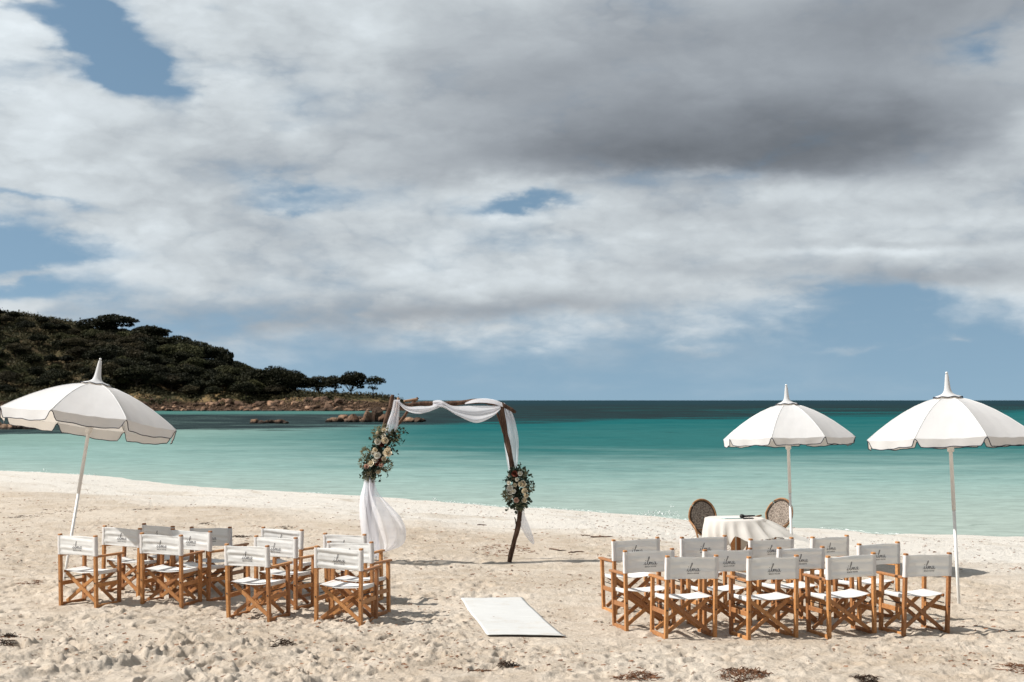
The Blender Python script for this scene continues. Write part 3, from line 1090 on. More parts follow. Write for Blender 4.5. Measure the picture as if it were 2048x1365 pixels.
def hillside():
    # trees on the skyline, each placed by itself
    def place(px, D, top_py, proto, ph, pw, width_px, label, group=None, sink=0.0, rz=0.0):
        p = at(px, 801, D)
        g = hz(p.x, D)
        top = CAM_H + (801 - top_py) / 2844.0 * D
        h = max(top - g + sink, 2.0)
        sx = width_px / 2844.0 * D / pw
        return tree('tree', proto, (p.x, D, g - sink), sx, rz, label, group, h / ph)
    place(747, 428, 752, PR_SPARSE, 5.4, 5.6, 42, 'slender umbrella tree with bare stems, rightmost on the headland tip', rz=0.7)
    place(704, 430, 743, PR_TALL, 6.8, 7.8, 62, 'dark umbrella tree with a dense crown beside the slender tip tree', rz=1.9)
    place(668, 434, 751, PR_SPARSE, 5.4, 5.6, 46, 'thin forked tree between two dense umbrella trees on the headland tip', rz=3.0)
    place(638, 430, 752, PR_SHAG, 6.2, 7.8, 72, 'shaggy dark tree just right of the big domed thicket', rz=4.2)
    place(548, 434, 733, PR_DOME, 10, 19, 122, 'largest dark domed tree clump at the foot of the headland', rz=0.4)
    place(450, 470, 699, PROTO[1], 5.6, 7.6, 40, 'small round tree at the lower end of the wooded skyline', rz=1.1)
    place(410, 472, 690, PROTO[0], 6.4, 8.6, 84, 'flat-topped skyline tree just above the small round end tree', rz=2.2)
    place(352, 476, 672, PROTO[2], 7, 9.6, 98, 'spreading skyline tree halfway down the wooded ridge', rz=0.2)
    place(298, 480, 652, PROTO[4], 6, 8, 92, 'arched skyline tree below the widest flat crown', rz=5.2)
    place(224, 484, 629, PROTO[2], 7, 9.6, 104, 'widest flat-crowned tree standing highest on the skyline', rz=3.6)
    # trees inside the wood
    r = random.Random(21)
    n = 0
    tries = 0
    pts = []
    while n < 150 and tries < 9000:
        tries += 1
        px = r.uniform(-60, 640)
        D = 418 + 74 * r.random() ** 0.85
        x = (px - 1024) / 2844 * D
        g = hz(x, D)
        # less wood on the left flank, where low scrub grows
        if px < 190 and r.random() < 0.72:
            continue
        if D < 428 and px < 480 and r.random() < 0.75:
            continue
        if any((x - a) ** 2 + (D - b) ** 2 < (4.4 ** 2) for a, b in pts):
            continue
        # keep under the ridge outline
        k = r.choice(PROTO)
        s = r.uniform(0.75, 1.2) * (0.72 if px < 190 else 1.0)
        roof = np.interp(px, [0, 170, 240, 300, 400, 460, 500, 600, 640], [612, 640, 640, 660, 690, 712, 735, 768, 772])
        top = 801 - (g + 5.6 * s - CAM_H) / D * 2844
        if top < roof:
            continue
        pts.append((x, D))
        tree('tree', k, (x, D, g - 0.4), s, r.uniform(0, 6.28), 'dark rounded tree within the dense wood covering the hillside',
             'trees of the hillside wood', s * r.uniform(0.85, 1.1), r.choice((None, None, MT['leaf_olive'], MT['leaf_brown'])))
        n += 1
    # low scrub between them: nobody could count it
    q = np.random.RandomState(5)
    Vs = []
    cnt = 5200
    for i in range(cnt):
        D = 409 + 100 * q.rand()
        x = -(22 + 175 * q.rand()) * D / 440
        H = hz(x, D)
        if H < 1.2:
            continue
        px = x / D * 2844 + 1024
        dens = 0.95 if px < 240 else (0.6 if px < 600 else (0.45 if px < 730 else 0.2))
        if float(vn(x / 9.0, D / 9.0, 71)) > 0.30 and H < 9:
            dens *= 0.3
        if q.rand() > dens or D < SHORE_D + 9:
            continue
        s = 0.5 + 1.0 * q.rand()
        k = 22
        C = q.randn(k, 3) * np.array([0.75, 0.75, 0.38]) * s + np.array([x, D, H + 0.5 * s])
        a = q.randn(k, 3)
        a /= np.linalg.norm(a, axis=1)[:, None]
        b = q.randn(k, 3)
        b /= np.linalg.norm(b, axis=1)[:, None]
        z = 0.30 * (0.6 + 0.8 * q.rand(k))[:, None]
        Vs.append(np.stack([C - a * z, C + b * z, C + a * z, C - b * z], 1).reshape(-1, 3))
    V = np.concatenate(Vs)
    F = np.arange(len(V)).reshape(-1, 4)
    tag(link('scrub', np_mesh('scrub', V, F, MT['leaf_scrub'])), 'low olive and brown scrub on the headland slope', 'scrub', kind='stuff')


hillside()


# ------------------------------------------------------------------ boulders
def rock_mesh(seed, sub=3):
    bm = bmesh.new()
    bmesh.ops.create_icosphere(bm, subdivisions=sub, radius=1.0)
    r = np.random.RandomState(seed)
    pl = [(Vector(r.randn(3)).normalized(), 0.55 + 0.25 * r.rand()) for _ in range(20)]
    for v in bm.verts:
        p = v.co.copy()
        for n, d in pl:                                # cut flat faces
            k = p.dot(n)
            if k > d:
                p -= n * (k - d) * 0.97
        f = 1 + 0.16 * float(vn(np.array([p.x * 2.4 + seed]), np.array([p.y * 2.4 + p.z * 1.7]), seed)[0])
        v.co = p * f
    me = bpy.data.meshes.new('boulder')
    bm.to_mesh(me)
    bm.free()
    me.materials.append(MT['rock'])
    return me


ROCKS = [rock_mesh(s) for s in (1, 2, 3, 4, 5, 6)]


def boulder(x, y, z, sx, sy, sz, r, label, group):
    o = link('boulder', r.choice(ROCKS))
    o.location = (x, y, z)
    o.scale = (sx, sy, sz)
    o.rotation_euler = (r.uniform(-0.3, 0.3), r.uniform(-0.3, 0.3), r.uniform(0, 6.28))
    return tag(o, label, 'boulder', group)


ORD = ['leftmost', 'second from left', 'third from left', 'fourth from left', 'fifth from left', 'sixth from left', 'seventh from left', 'eighth from left', 'ninth from left',
       'tenth from left', 'eleventh from left', 'twelfth from left', 'thirteenth from left', 'fourteenth from left', 'fifteenth from left', 'sixteenth from left', 'seventeenth from left']


def boulders():
    r = random.Random(9)
    for i in range(280):
        px = r.uniform(250, 790) if i > 40 else r.uniform(-30, 260)
        D = SHORE_D + r.uniform(-5, 13)
        x = (px - 1024) / 2844 * D
        z = max(hz(x, D), SEA - 0.2)
        s = r.choice((0.45, 0.5, 0.6, 0.8, 1.0, 1.2, 1.5))
        boulder(x, D, z + s * 0.15, s * r.uniform(1.0, 1.7), s, s * r.uniform(0.55, 0.85), r,
                'brown granite boulder along the rocky shore of the far headland', 'boulders along the headland shore')
    # outcrop in the water in front of the arch
    oc = [(668, 838, 10, 8), (690, 836, 14, 12), (708, 834, 14, 16), (722, 838, 12, 10), (735, 834, 12, 18), (680, 842, 12, 7), (700, 843, 14, 8),
          (742, 841, 14, 10), (770, 836, 12, 14), (785, 840, 14, 10), (800, 842, 12, 10), (818, 840, 14, 9), (835, 842, 12, 8), (846, 843, 7, 5), (810, 844, 12, 6), (660, 843, 7, 6), (728, 844, 12, 7)]
    for i_, (px, py, w, h) in enumerate(sorted(oc)):
        D = 198 + r.uniform(-3, 4)
        p = at(px, py, D)
        boulder(p.x, D, SEA + h / 2844 * D * 0.35, w / 2844 * D * 1.25, w / 2844 * D * 1.0, h / 2844 * D * 1.15, r,
                'brown boulder, %s of the low boulders in the reef outcrop beside the arch' % ORD[i_], 'boulders of the reef outcrop')
    p = at(755, 832, 201)
    tb = boulder(p.x, 201, SEA + 0.75, 1.35, 1.2, 1.6, r, 'tallest dark pointed boulder of the outcrop left of the arch top', None)
    tb.material_slots[0].link = 'OBJECT'
    tb.material_slots[0].material = MT['rock_dark']
    for i_, (px, py, w, h) in enumerate(sorted(((512, 842, 12, 7), (524, 844, 9, 6), (505, 846, 7, 4), (545, 845, 9, 5), (560, 843, 11, 6), (572, 846, 7, 3), (535, 849, 8, 4)))):
        D = 186 + r.uniform(-3, 3)
        p = at(px, py, D)
        boulder(p.x, D, SEA + 0.12, w / 2844 * D * 1.2, w / 2844 * D, h / 2844 * D * 1.3, r,
                'low brown rock, %s in the small islet left of the outcrop' % ORD[i_], 'rocks of the small islet')
    for i_, (px, py, w, h) in enumerate(sorted(((-10, 852, 24, 14), (8, 845, 14, 9), (22, 852, 14, 8), (48, 850, 16, 8), (62, 846, 14, 9), (75, 851, 16, 6), (88, 853, 12, 4), (40, 855, 12, 5)))):
        D = 150 + r.uniform(-3, 3)
        p = at(px, py, D)
        boulder(p.x, D, SEA + 0.10, w / 2844 * D * 1.3, w / 2844 * D * 1.1, h / 2844 * D * 1.4, r,
                'dark weedy rock, %s in the water at the left picture edge' % ORD[i_], 'rocks at the left edge')
    # small stones on the headland shore, too many to count
    q = np.random.RandomState(3)
    b = MB()
    for i in range(3200):
        px = q.uniform(-40, 800)
        D = SHORE_D + q.uniform(-6, 15)
        x = (px - 1024) / 2844 * D
        z = hz(x, D)
        if z < SEA - 0.4:
            continue
        s = 0.15 + 0.30 * q.rand()
        vs = [Vector(q.randn(3)) .normalized() * s * (0.7 + 0.5 * q.rand()) for _ in range(6)]
        dirs = [(1, 0, 0), (-1, 0, 0), (0, 1, 0), (0, -1, 0), (0, 0, 0.7), (0, 0, -0.7)]
        vs = [(x + d[0] * s * (0.7 + 0.6 * q.rand()), D + d[1] * s * (0.7 + 0.6 * q.rand()), z + 0.1 + d[2] * s * (0.7 + 0.6 * q.rand())) for d in dirs]
        b.add(vs, [(0, 2, 4), (2, 1, 4), (1, 3, 4), (3, 0, 4), (2, 0, 5), (1, 2, 5), (3, 1, 5), (0, 3, 5)])
    tag(b.build('shore_stones', MT['rock']), 'small brown stones strewn along the headland shore', 'stones', kind='stuff')


boulders()


# ------------------------------------------------------------------ director's chairs
def ribbon(mb, pts, width, yfun, n=60):
    """flat stroke in the x-z plane laid on a cloth surface y = yfun(x, z)"""
    c = spline([(p[0], 0, p[1]) for p in pts], n)
    g = []
    for i, p in enumerate(c):
        t = c[min(i + 1, n - 1)] - c[max(i - 1, 0)]
        if t.length < 1e-9:
            t = Vector((1, 0, 0))
        t.normalize()
        nrm = Vector((-t.z, 0, t.x))
        k = width * (0.62 + 0.55 * abs(t.z)) * min(1, 0.45 + 4 * i / n, 0.45 + 4 * (n - 1 - i) / n)
        row = []
        for s in (-0.5, 0.5):
            q = p + nrm * (k * s)
            row.append((q.x, yfun(q.x, q.z), q.z))
        g.append(row)
    mb.grid(g)


CH_W = 0.268
YR0, YR1, YF = -0.195, -0.222, 0.20


def back_fn(var):
    rr = random.Random(100 + var)
    ph = [rr.uniform(0, 6.28) for _ in range(6)]
    am = [rr.uniform(0.5, 1.0) for _ in range(3)]
    def f(x, z):
        t = (z - 0.62) / 0.225
        base = YR0 + (YR1 - YR0) * z / 0.86 - 0.0225
        e = max(0.0, 1 - abs(x) / CH_W)
        sag = 0.012 * (1 - (x / CH_W) ** 2) * (0.6 + 0.4 * math.sin(3.0 * t + ph[0]))
        w = 0.0042 * am[0] * math.sin(26 * z * (1 + 0.0) * 2 * 1.4 + ph[1] + 1.5 * math.sin(5 * x + ph[2]))
        w += 0.0030 * am[1] * math.sin(120 * z + 6 * x + ph[3]) + 0.0022 * am[2] * math.sin(55 * x + 30 * z + ph[4])
        return base + (sag - w) * min(1, e * 5)
    return f


def letters_mesh(fn):
    mb = MB()
    W, ox, oz = 0.148, -0.068, 0.700
    hh = 0.084
    surf = lambda x, z: fn(x, z) - 0.0030
    def T(pts):
        return [(ox + p[0] * W, oz + p[1] * hh) for p in pts]
    ribbon(mb, T([(-.02, .02), (.06, .07), (.13, .22), (.155, .34), (.13, .15), (.14, .01), (.19, .02), (.27, .16), (.37, .45), (.45, .80), (.475, .97), (.435, 1.0),
                  (.375, .72), (.33, .33), (.325, .06), (.37, .0), (.43, .12), (.475, .30), (.485, .33), (.47, .10), (.465, .01)]), 0.0046, surf, 110)
    ribbon(mb, T([(.465, .01), (.50, .17), (.555, .32), (.585, .28), (.575, .10), (.572, .01), (.605, .17), (.66, .32), (.69, .28), (.68, .10), (.69, .01), (.73, .04), (.77, .14)]), 0.0042, surf, 70)
    ribbon(mb, T([(.93, .29), (.88, .35), (.81, .25), (.78, .10), (.81, .0), (.87, .07), (.93, .27), (.945, .33), (.925, .12), (.94, .0), (.99, .04), (1.05, .15)]), 0.0042, surf, 70)
    ribbon(mb, T([(.185, .50), (.20, .56), (.205, .58)]), 0.0075, surf, 8)
    # the small line of capitals below
    cu = bpy.data.curves.new('tmp_text', 'FONT')
    cu.body = 'BEACH HOUSE'
    cu.align_x = 'CENTER'
    cu.size = 0.0185
    cu.space_character = 1.05
    cu.offset = 0.00035
    to = bpy.data.objects.new('tmp_text', cu)
    COL.objects.link(to)
    dg = bpy.context.evaluated_depsgraph_get()
    me = bpy.data.meshes.new_from_object(to.evaluated_get(dg))
    bx = ox + W * 0.53
    vs = []
    for v in me.vertices:
        x, z = bx + v.co.x, 0.6735 + v.co.y
        vs.append((x, surf(x, z), z))
    mb.add(vs, [tuple(p.vertices) for p in me.polygons])
    bpy.data.objects.remove(to)
    bpy.data.curves.remove(cu)
    bpy.data.meshes.remove(me)
    return mb.mesh('lettering', MT['ink'])


def chair_parts():
    """list of (name, mesh) shared by all chairs, cloth in several variants"""
    P = []
    w = CH_W
    for s in (-1, 1):
        m = MB()
        m.bar((s * w, YR0, -0.03), (s * w, YR1, 0.865), 0.036, 0.044)
        P.append(('leg', m.mesh('leg', MT['wood'], False, 0.003)))
        m = MB()
        m.bar((s * w, YF, -0.03), (s * w, YF, 0.599), 0.036, 0.044)
        P.append(('leg', m.mesh('leg', MT['wood'], False, 0.003)))
        m = MB()
        m.box((s * w, 0.034, 0.612), (0.052, 0.46, 0.024))
        P.append(('armrest', m.mesh('armrest', MT['wood'], False, 0.004)))
        m = MB()
        m.box((s * w, 0.004, 0.275), (0.022, 0.35, 0.048))
        P.append(('side_rail', m.mesh('side_rail', MT['wood'], False, 0.003)))
        m = MB()
        m.box((s * w, 0.004, 0.030), (0.026, 0.35, 0.040))
        P.append(('foot_rail', m.mesh('foot_rail', MT['wood'], False, 0.003)))
        m = MB()
        m.box((s * 0.232, 0.012, 0.418), (0.026, 0.385, 0.026))
        P.append(('seat_rail', m.mesh('seat_rail', MT['wood'], False, 0.003)))
        m = MB()
        m.tube([(s * 0.246, -0.165, 0.338), (s * 0.246, 0.175, 0.338)], 0.0055, 6)
        P.append(('metal_rod', m.mesh('metal_rod', MT['black'])))
        m = MB()
        y0 = YR0 + (YR1 - YR0) * 0.305 / 0.86 - 0.022
        m.lathe([(0.0085, 0), (0.0085, 0.005), (0.004, 0.007)], 8)
        m.v = [(x + s * w, y0 - z, y + 0.305) for x, y, z in m.v]
        m.f = [tuple(reversed(f)) for f in m.f]
        P.append(('bolt', m.mesh('bolt', MT['black'])))
        for k, yy in ((0, -0.135), (1, 0.150)):
            m = MB()
            m.bar((-s * 0.243, yy + s * 0.0125, 0.058), (s * 0.226, yy + s * 0.0125, 0.402), 0.040, 0.023)
            P.append(('cross_brace', m.mesh('cross_brace', MT['wood'], False, 0.003)))
    # seat variants
    seats, backs = [], []
    for var in range(3):
        rr = random.Random(var)
        ph = rr.uniform(0, 6)
        g = []
        n = 17
        xs = [-0.25, -0.251] + [-0.245 + 0.49 * i / n for i in range(n + 1)] + [0.251, 0.25]
        for j in range(12):
            y = -0.168 + 0.355 * j / 11
            row = []
            for i, x in enumerate(xs):
                if i in (0, len(xs) - 1):
                    z = 0.398
                elif i in (1, len(xs) - 2):
                    z = 0.428
                else:
                    e = 1 - (x / 0.246) ** 2
                    z = 0.4365 - 0.024 * e ** 0.8 + 0.0028 * math.sin(14 * x + 9 * y + ph) * e
                row.append((x, y, z))
            g.append(row)
        m = MB().grid(g)
        n0 = len(m.v)
        # underside
        m.add([(p[0] * 0.985, p[1], p[2] - 0.005) for p in m.v[:n0]], [tuple(reversed(f)) for f in m.f])
        rows, cols = 12, len(xs)
        for j in range(rows - 1):
            m.f.append((j * cols, (j + 1) * cols, n0 + (j + 1) * cols, n0 + j * cols))
            m.f.append(((j + 1) * cols - 1, n0 + (j + 1) * cols - 1, n0 + (j + 2) * cols - 1, (j + 2) * cols - 1))
        for i in range(cols - 1):
            m.f.append((i, n0 + i, n0 + i + 1, i + 1))
            k = (rows - 1) * cols
            m.f.append((k + i, k + i + 1, n0 + k + i + 1, n0 + k + i))
        seats.append(m.mesh('seat', MT['canvas'], True))
    for var in range(4):
        fn = back_fn(var)
        z0, z1 = 0.622, 0.845
        m = MB()
        nx, nz = 40, 26
        g = []
        for j in range(nz + 1):
            z = z0 + (z1 - z0) * j / nz
            row = []
            for i in range(nx + 1):
                x = -CH_W + 2 * CH_W * i / nx
                edge = 0.004 * math.sin(9 * x + var) * (1 if j in (0, nz) else 0)
                row.append((x, fn(x, z), z + edge * (1 - (x / CH_W) ** 2)))
            g.append(row)
        m.grid(g)
        m.add([(x, y + 0.006, z) for x, y, z in m.v[:(nx + 1) * (nz + 1)]], [tuple(reversed(f)) for f in m.f])
        # rim of the panel
        N0 = (nx + 1) * (nz + 1)
        for i in range(nx):
            m.f.append((i, N0 + i, N0 + i + 1, i + 1))
            k = nz * (nx + 1)
            m.f.append((k + i, k + i + 1, N0 + k + i + 1, N0 + k + i))
        # sleeves round the posts
        for s in (-1, 1):
            sec = 14
            g = []
            for j in range(9):
                z = z0 - 0.001 + (z1 - z0 + 0.002) * j / 8
                yc = YR0 + (YR1 - YR0) * z / 0.86
                row = []
                for k in range(sec + 1):
                    a = 2 * math.pi * k / sec
                    ca, sa = math.cos(a), math.sin(a)
                    ex = abs(ca) ** 0.55 * math.copysign(1, ca)
                    ey = abs(sa) ** 0.55 * math.copysign(1, sa)
                    wob = 0.0012 * math.sin(40 * z + var + k)
                    row.append((s * CH_W + (0.0235 + wob) * ex, yc + (0.0265 + wob) * ey, z))
                g.append(row)
            m.grid(g if s > 0 else [list(reversed(r_)) for r_ in g] if False else g)
        backs.append((m.mesh('backrest', MT['canvas'], True), letters_mesh(fn)))
    return P, seats, backs


CH_P, CH_SEATS, CH_BACKS = chair_parts()
CHAIRS = [  # x, y of the back at its top, yaw to the right in degrees
    ('L1', -5.13, 16.86, 25), ('L2', -4.14, 16.84, 20), ('L3', -2.96, 16.00, 23), ('L4', -1.91, 15.62, 19),
    ('L5', -4.93, 17.93, 22), ('L6', -3.91, 17.25, 22), ('L7', -2.79, 16.78, 22), ('L8', -1.83, 16.23, 21),
    ('L9', -4.57, 18.46, 34), ('L10', -3.81, 18.09, 16), ('L11', -2.89, 17.75, 19), ('L12', -2.01, 17.25, 22),
    ('R1', 1.84, 14.67, -15), ('R2', 2.67, 14.60, -17), ('R3', 3.51, 14.71, -19), ('R4', 4.29, 14.79, -20),
    ('R5', 1.49, 15.29, -15), ('R6', 2.32, 15.32, -18), ('R7', 3.12, 15.47, -20), ('R8', 4.04, 15.68, -26),
    ('R9', 1.45, 16.38, -16), ('R10', 2.22, 16.43, -17), ('R11', 2.99, 16.46, -20), ('R12', 3.72, 16.68, -31)]
ROWN = ['the row nearest the camera', 'the middle row', 'the row nearest the sea']
POSN = ['leftmost', 'second from left', 'third from left', 'rightmost']
FIRST = {}


def build_chairs():
    r = random.Random(3)
    for name, x, y, yaw in CHAIRS:
        i = int(name[1:]) - 1
        side = 'left' if name[0] == 'L' else 'right'
        a = R(yaw)
        f = Vector((math.sin(a), math.cos(a)))
        cx, cy = x + f.x * 0.235, y + f.y * 0.235
        rt = Vector((f.y, -f.x))
        def fz(lx, ly):
            return gz(cx + rt.x * lx + f.x * ly, cy + rt.y * lx + f.y * ly)
        zl = (fz(-CH_W, YR0) + fz(-CH_W, YF)) / 2
        zr = (fz(CH_W, YR0) + fz(CH_W, YF)) / 2
        zb = (fz(-CH_W, YR0) + fz(CH_W, YR0)) / 2
        zf = (fz(-CH_W, YF) + fz(CH_W, YF)) / 2
        lab = "wooden director's chair, %s in %s of the %s block" % (POSN[i % 4], ROWN[i // 4], side)
        t = thing('director_chair', lab, 'chair', (cx, cy, (zl + zr) / 2 - 0.016), -a, "director's chairs in the %s block" % side)
        roll = max(-0.03, min(0.03, (zr - zl) / (2 * CH_W) * 0.8)) + r.uniform(-0.006, 0.006)
        pit = max(-0.03, min(0.03, (zf - zb) / (YF - YR0) * 0.8))
        t.rotation_euler = (pit, -roll, -a)
        for nm, me in CH_P:
            link(nm, me, t)
        link('seat', CH_SEATS[r.randrange(3)], t)
        bm, lm = CH_BACKS[r.randrange(4)]
        b = link('backrest', bm, t)
        link('lettering', lm, b)


build_chairs()


# ------------------------------------------------------------------ parasols
def parasol(label, base, top, radius, rim_drop, rot, droop=0.085, seed=0):
    """base: foot of the pole, top: tip of the finial (world); radius of the canopy"""
    base, top = Vector(base), Vector(top)
    ax = top - base
    L = ax.length
    t = thing('parasol', label, 'parasol', base, 0, 'white beach parasols')
    q = Vector((0, 0, 1)).rotation_difference(ax.normalized())
    t.rotation_mode = 'QUATERNION'
    t.rotation_quaternion = q @ Euler((0, 0, rot)).to_quaternion()
    r = random.Random(seed)
    fin = 0.285 * radius / 0.98
    za = L - fin                                     # crown of the canopy
    zr = za - rim_drop                               # rim
    MB().tube([(0, 0, -0.3), (0, 0, L * 0.42)], 0.0185, 12).build('lower_pole', MT['white_metal'], t, True)
    MB().tube([(0, 0, L * 0.42 - 0.06), (0, 0, za - 0.02)], 0.0225, 12).build('upper_pole', MT['white_metal'], t, True)
    def prof(s):                                     # height of a rib above the rim, s = r / radius
        return rim_drop * (1 - s ** 1.68)
    n = 8
    rings = [0.02, 0.1, 0.2, 0.3, 0.4, 0.5, 0.6, 0.7, 0.8, 0.88, 0.94, 1.0]
    for k in range(n):
        a0, a1 = 2 * math.pi * k / n, 2 * math.pi * (k + 1) / n
        def pt(s, u):
            p0 = Vector((math.cos(a0), math.sin(a0), 0)) * (radius * s)
            p1 = Vector((math.cos(a1), math.sin(a1), 0)) * (radius * s)
            p = p0.lerp(p1, u)
            sag = 4 * u * (1 - u)
            p *= 1 - 0.018 * sag * s
            p.z = zr + prof(s) - 0.036 * sag * s * (1 - 0.55 * s) + 0.004 * sag * s * math.sin(23 * u + 11 * s + 3 * k + seed)
            return p
        nu = 12
        panel = MB().grid([[pt(s, i / nu) for i in range(nu + 1)] for s in rings]).build('canopy_panel', MT['brolly'], t, True)
        # valance with a notch at each rib
        nv = 36
        g = [[], [], [], []]
        lean = r.uniform(-0.25, 0.12)
        lop = r.uniform(-0.25, 0.25)
        for i in range(nv + 1):
            u = i / nv
            e = min(u, 1 - u)
            d = droop * float(sstep(0.004, 0.085, np.array(e))) * (1 + lop * (u - 0.5)) + 0.006
            d *= 1 + 0.06 * math.sin(9 * u + seed + k)
            p = pt(1.0, u)
            outv = Vector((p.x, p.y, 0)).normalized()
            for j in range(4):
                f_ = j / 3
                o_ = outv * (0.022 * f_ * lean * d / droop * 1.5 + 0.006 * math.sin(13 * u + k + seed) * f_)
                g[j].append(p + o_ + Vector((0, 0, -d * f_ - 0.0008)))
        MB().grid(g).build('valance', MT['brolly'], panel, True)
        MB().tube(g[3], 0.0052, 5).build('piping', MT['navy'], panel, True)
        # rib and the pocket that holds its end
        pts = [Vector((math.cos(a0) * radius * s, math.sin(a0) * radius * s, zr + prof(s) - 0.014)) for s in (0.03, 0.2, 0.4, 0.6, 0.8, 0.965)]
        rib = MB().tube(pts, 0.0055, 6).build('rib', MT['white_metal'], t, True)
        MB().tube([Vector((math.cos(a0) * radius * q_, math.sin(a0) * radius * q_, zr + prof(q_) + 0.001)) for q_ in (0.1, 0.25, 0.4, 0.55, 0.7, 0.85, 0.95, 1.0)], 0.004, 5).build('seam', MT['canvas'], panel, True)
        mid = pts[2]
        MB().tube([mid, (math.cos(a0) * 0.03, math.sin(a0) * 0.03, zr - 0.10)], 0.0045, 6).build('strut', MT['white_metal'], rib, True)
    MB().lathe([(0.024, zr - 0.16), (0.04, zr - 0.15), (0.04, zr - 0.08), (0.026, zr - 0.06)], 12).build('runner', MT['white_metal'], t, True)
    # cap with its spire
    cr = 0.165 * radius / 0.98
    cap = MB()
    pr = [(1.0, -0.02), (0.80, 0.022), (0.58, 0.060), (0.43, 0.105), (0.32, 0.165), (0.255, 0.25), (0.215, 0.36), (0.185, 0.50), (0.15, 0.70), (0.12, 0.86), (0.10, 0.93)]
    g = []
    for s, z in pr:
        row = []
        for k in range(33):
            a = 2 * math.pi * k / 32
            c8 = math.cos(8 * a)
            rr = cr * s * (1 + 0.035 * c8 * s)
            zz = za + z * fin * 0.97 - (0.012 * (1 - c8) * 0.5 if s == 1.0 else 0)
            row.append((rr * math.cos(a), rr * math.sin(a), zz))
        g.append(row)
    c = cap.grid(g).build('spire_cap', MT['brolly'], t, True)
    MB().tube(g[0][:-1], 0.006, 5, close=True).build('piping', MT['navy'], c, True)
    MB().lathe([(0.012, za), (0.012, L - 0.02), (0.016, L - 0.018), (0.015, L - 0.004), (0.006, L)], 10).build('finial', MT['white_metal'], t, True)
    return t


def pole_points(bx, by, tip_px, tip_py, D):
    return (bx, by, gz(bx, by)), at(tip_px, tip_py, D)


b_, t_ = pole_points(5.165, 16.55, 1893, 744, 16.68)
parasol('white parasol farthest right, its pole standing beside the chairs', b_, t_, 1.0, 0.49, 0.10, seed=1)
b_, t_ = pole_points(3.99, 20.35, 1572, 769, 20.48)
parasol('white parasol standing over the table and cane chairs', b_, t_, 0.955, 0.50, 0.36, seed=2)
b_, t_ = pole_points(-5.66, 18.05, 201, 717, 18.42)
parasol('white parasol tilted over the left block of chairs', b_, t_, 1.16, 0.49, R(-7), droop=0.115, seed=3)


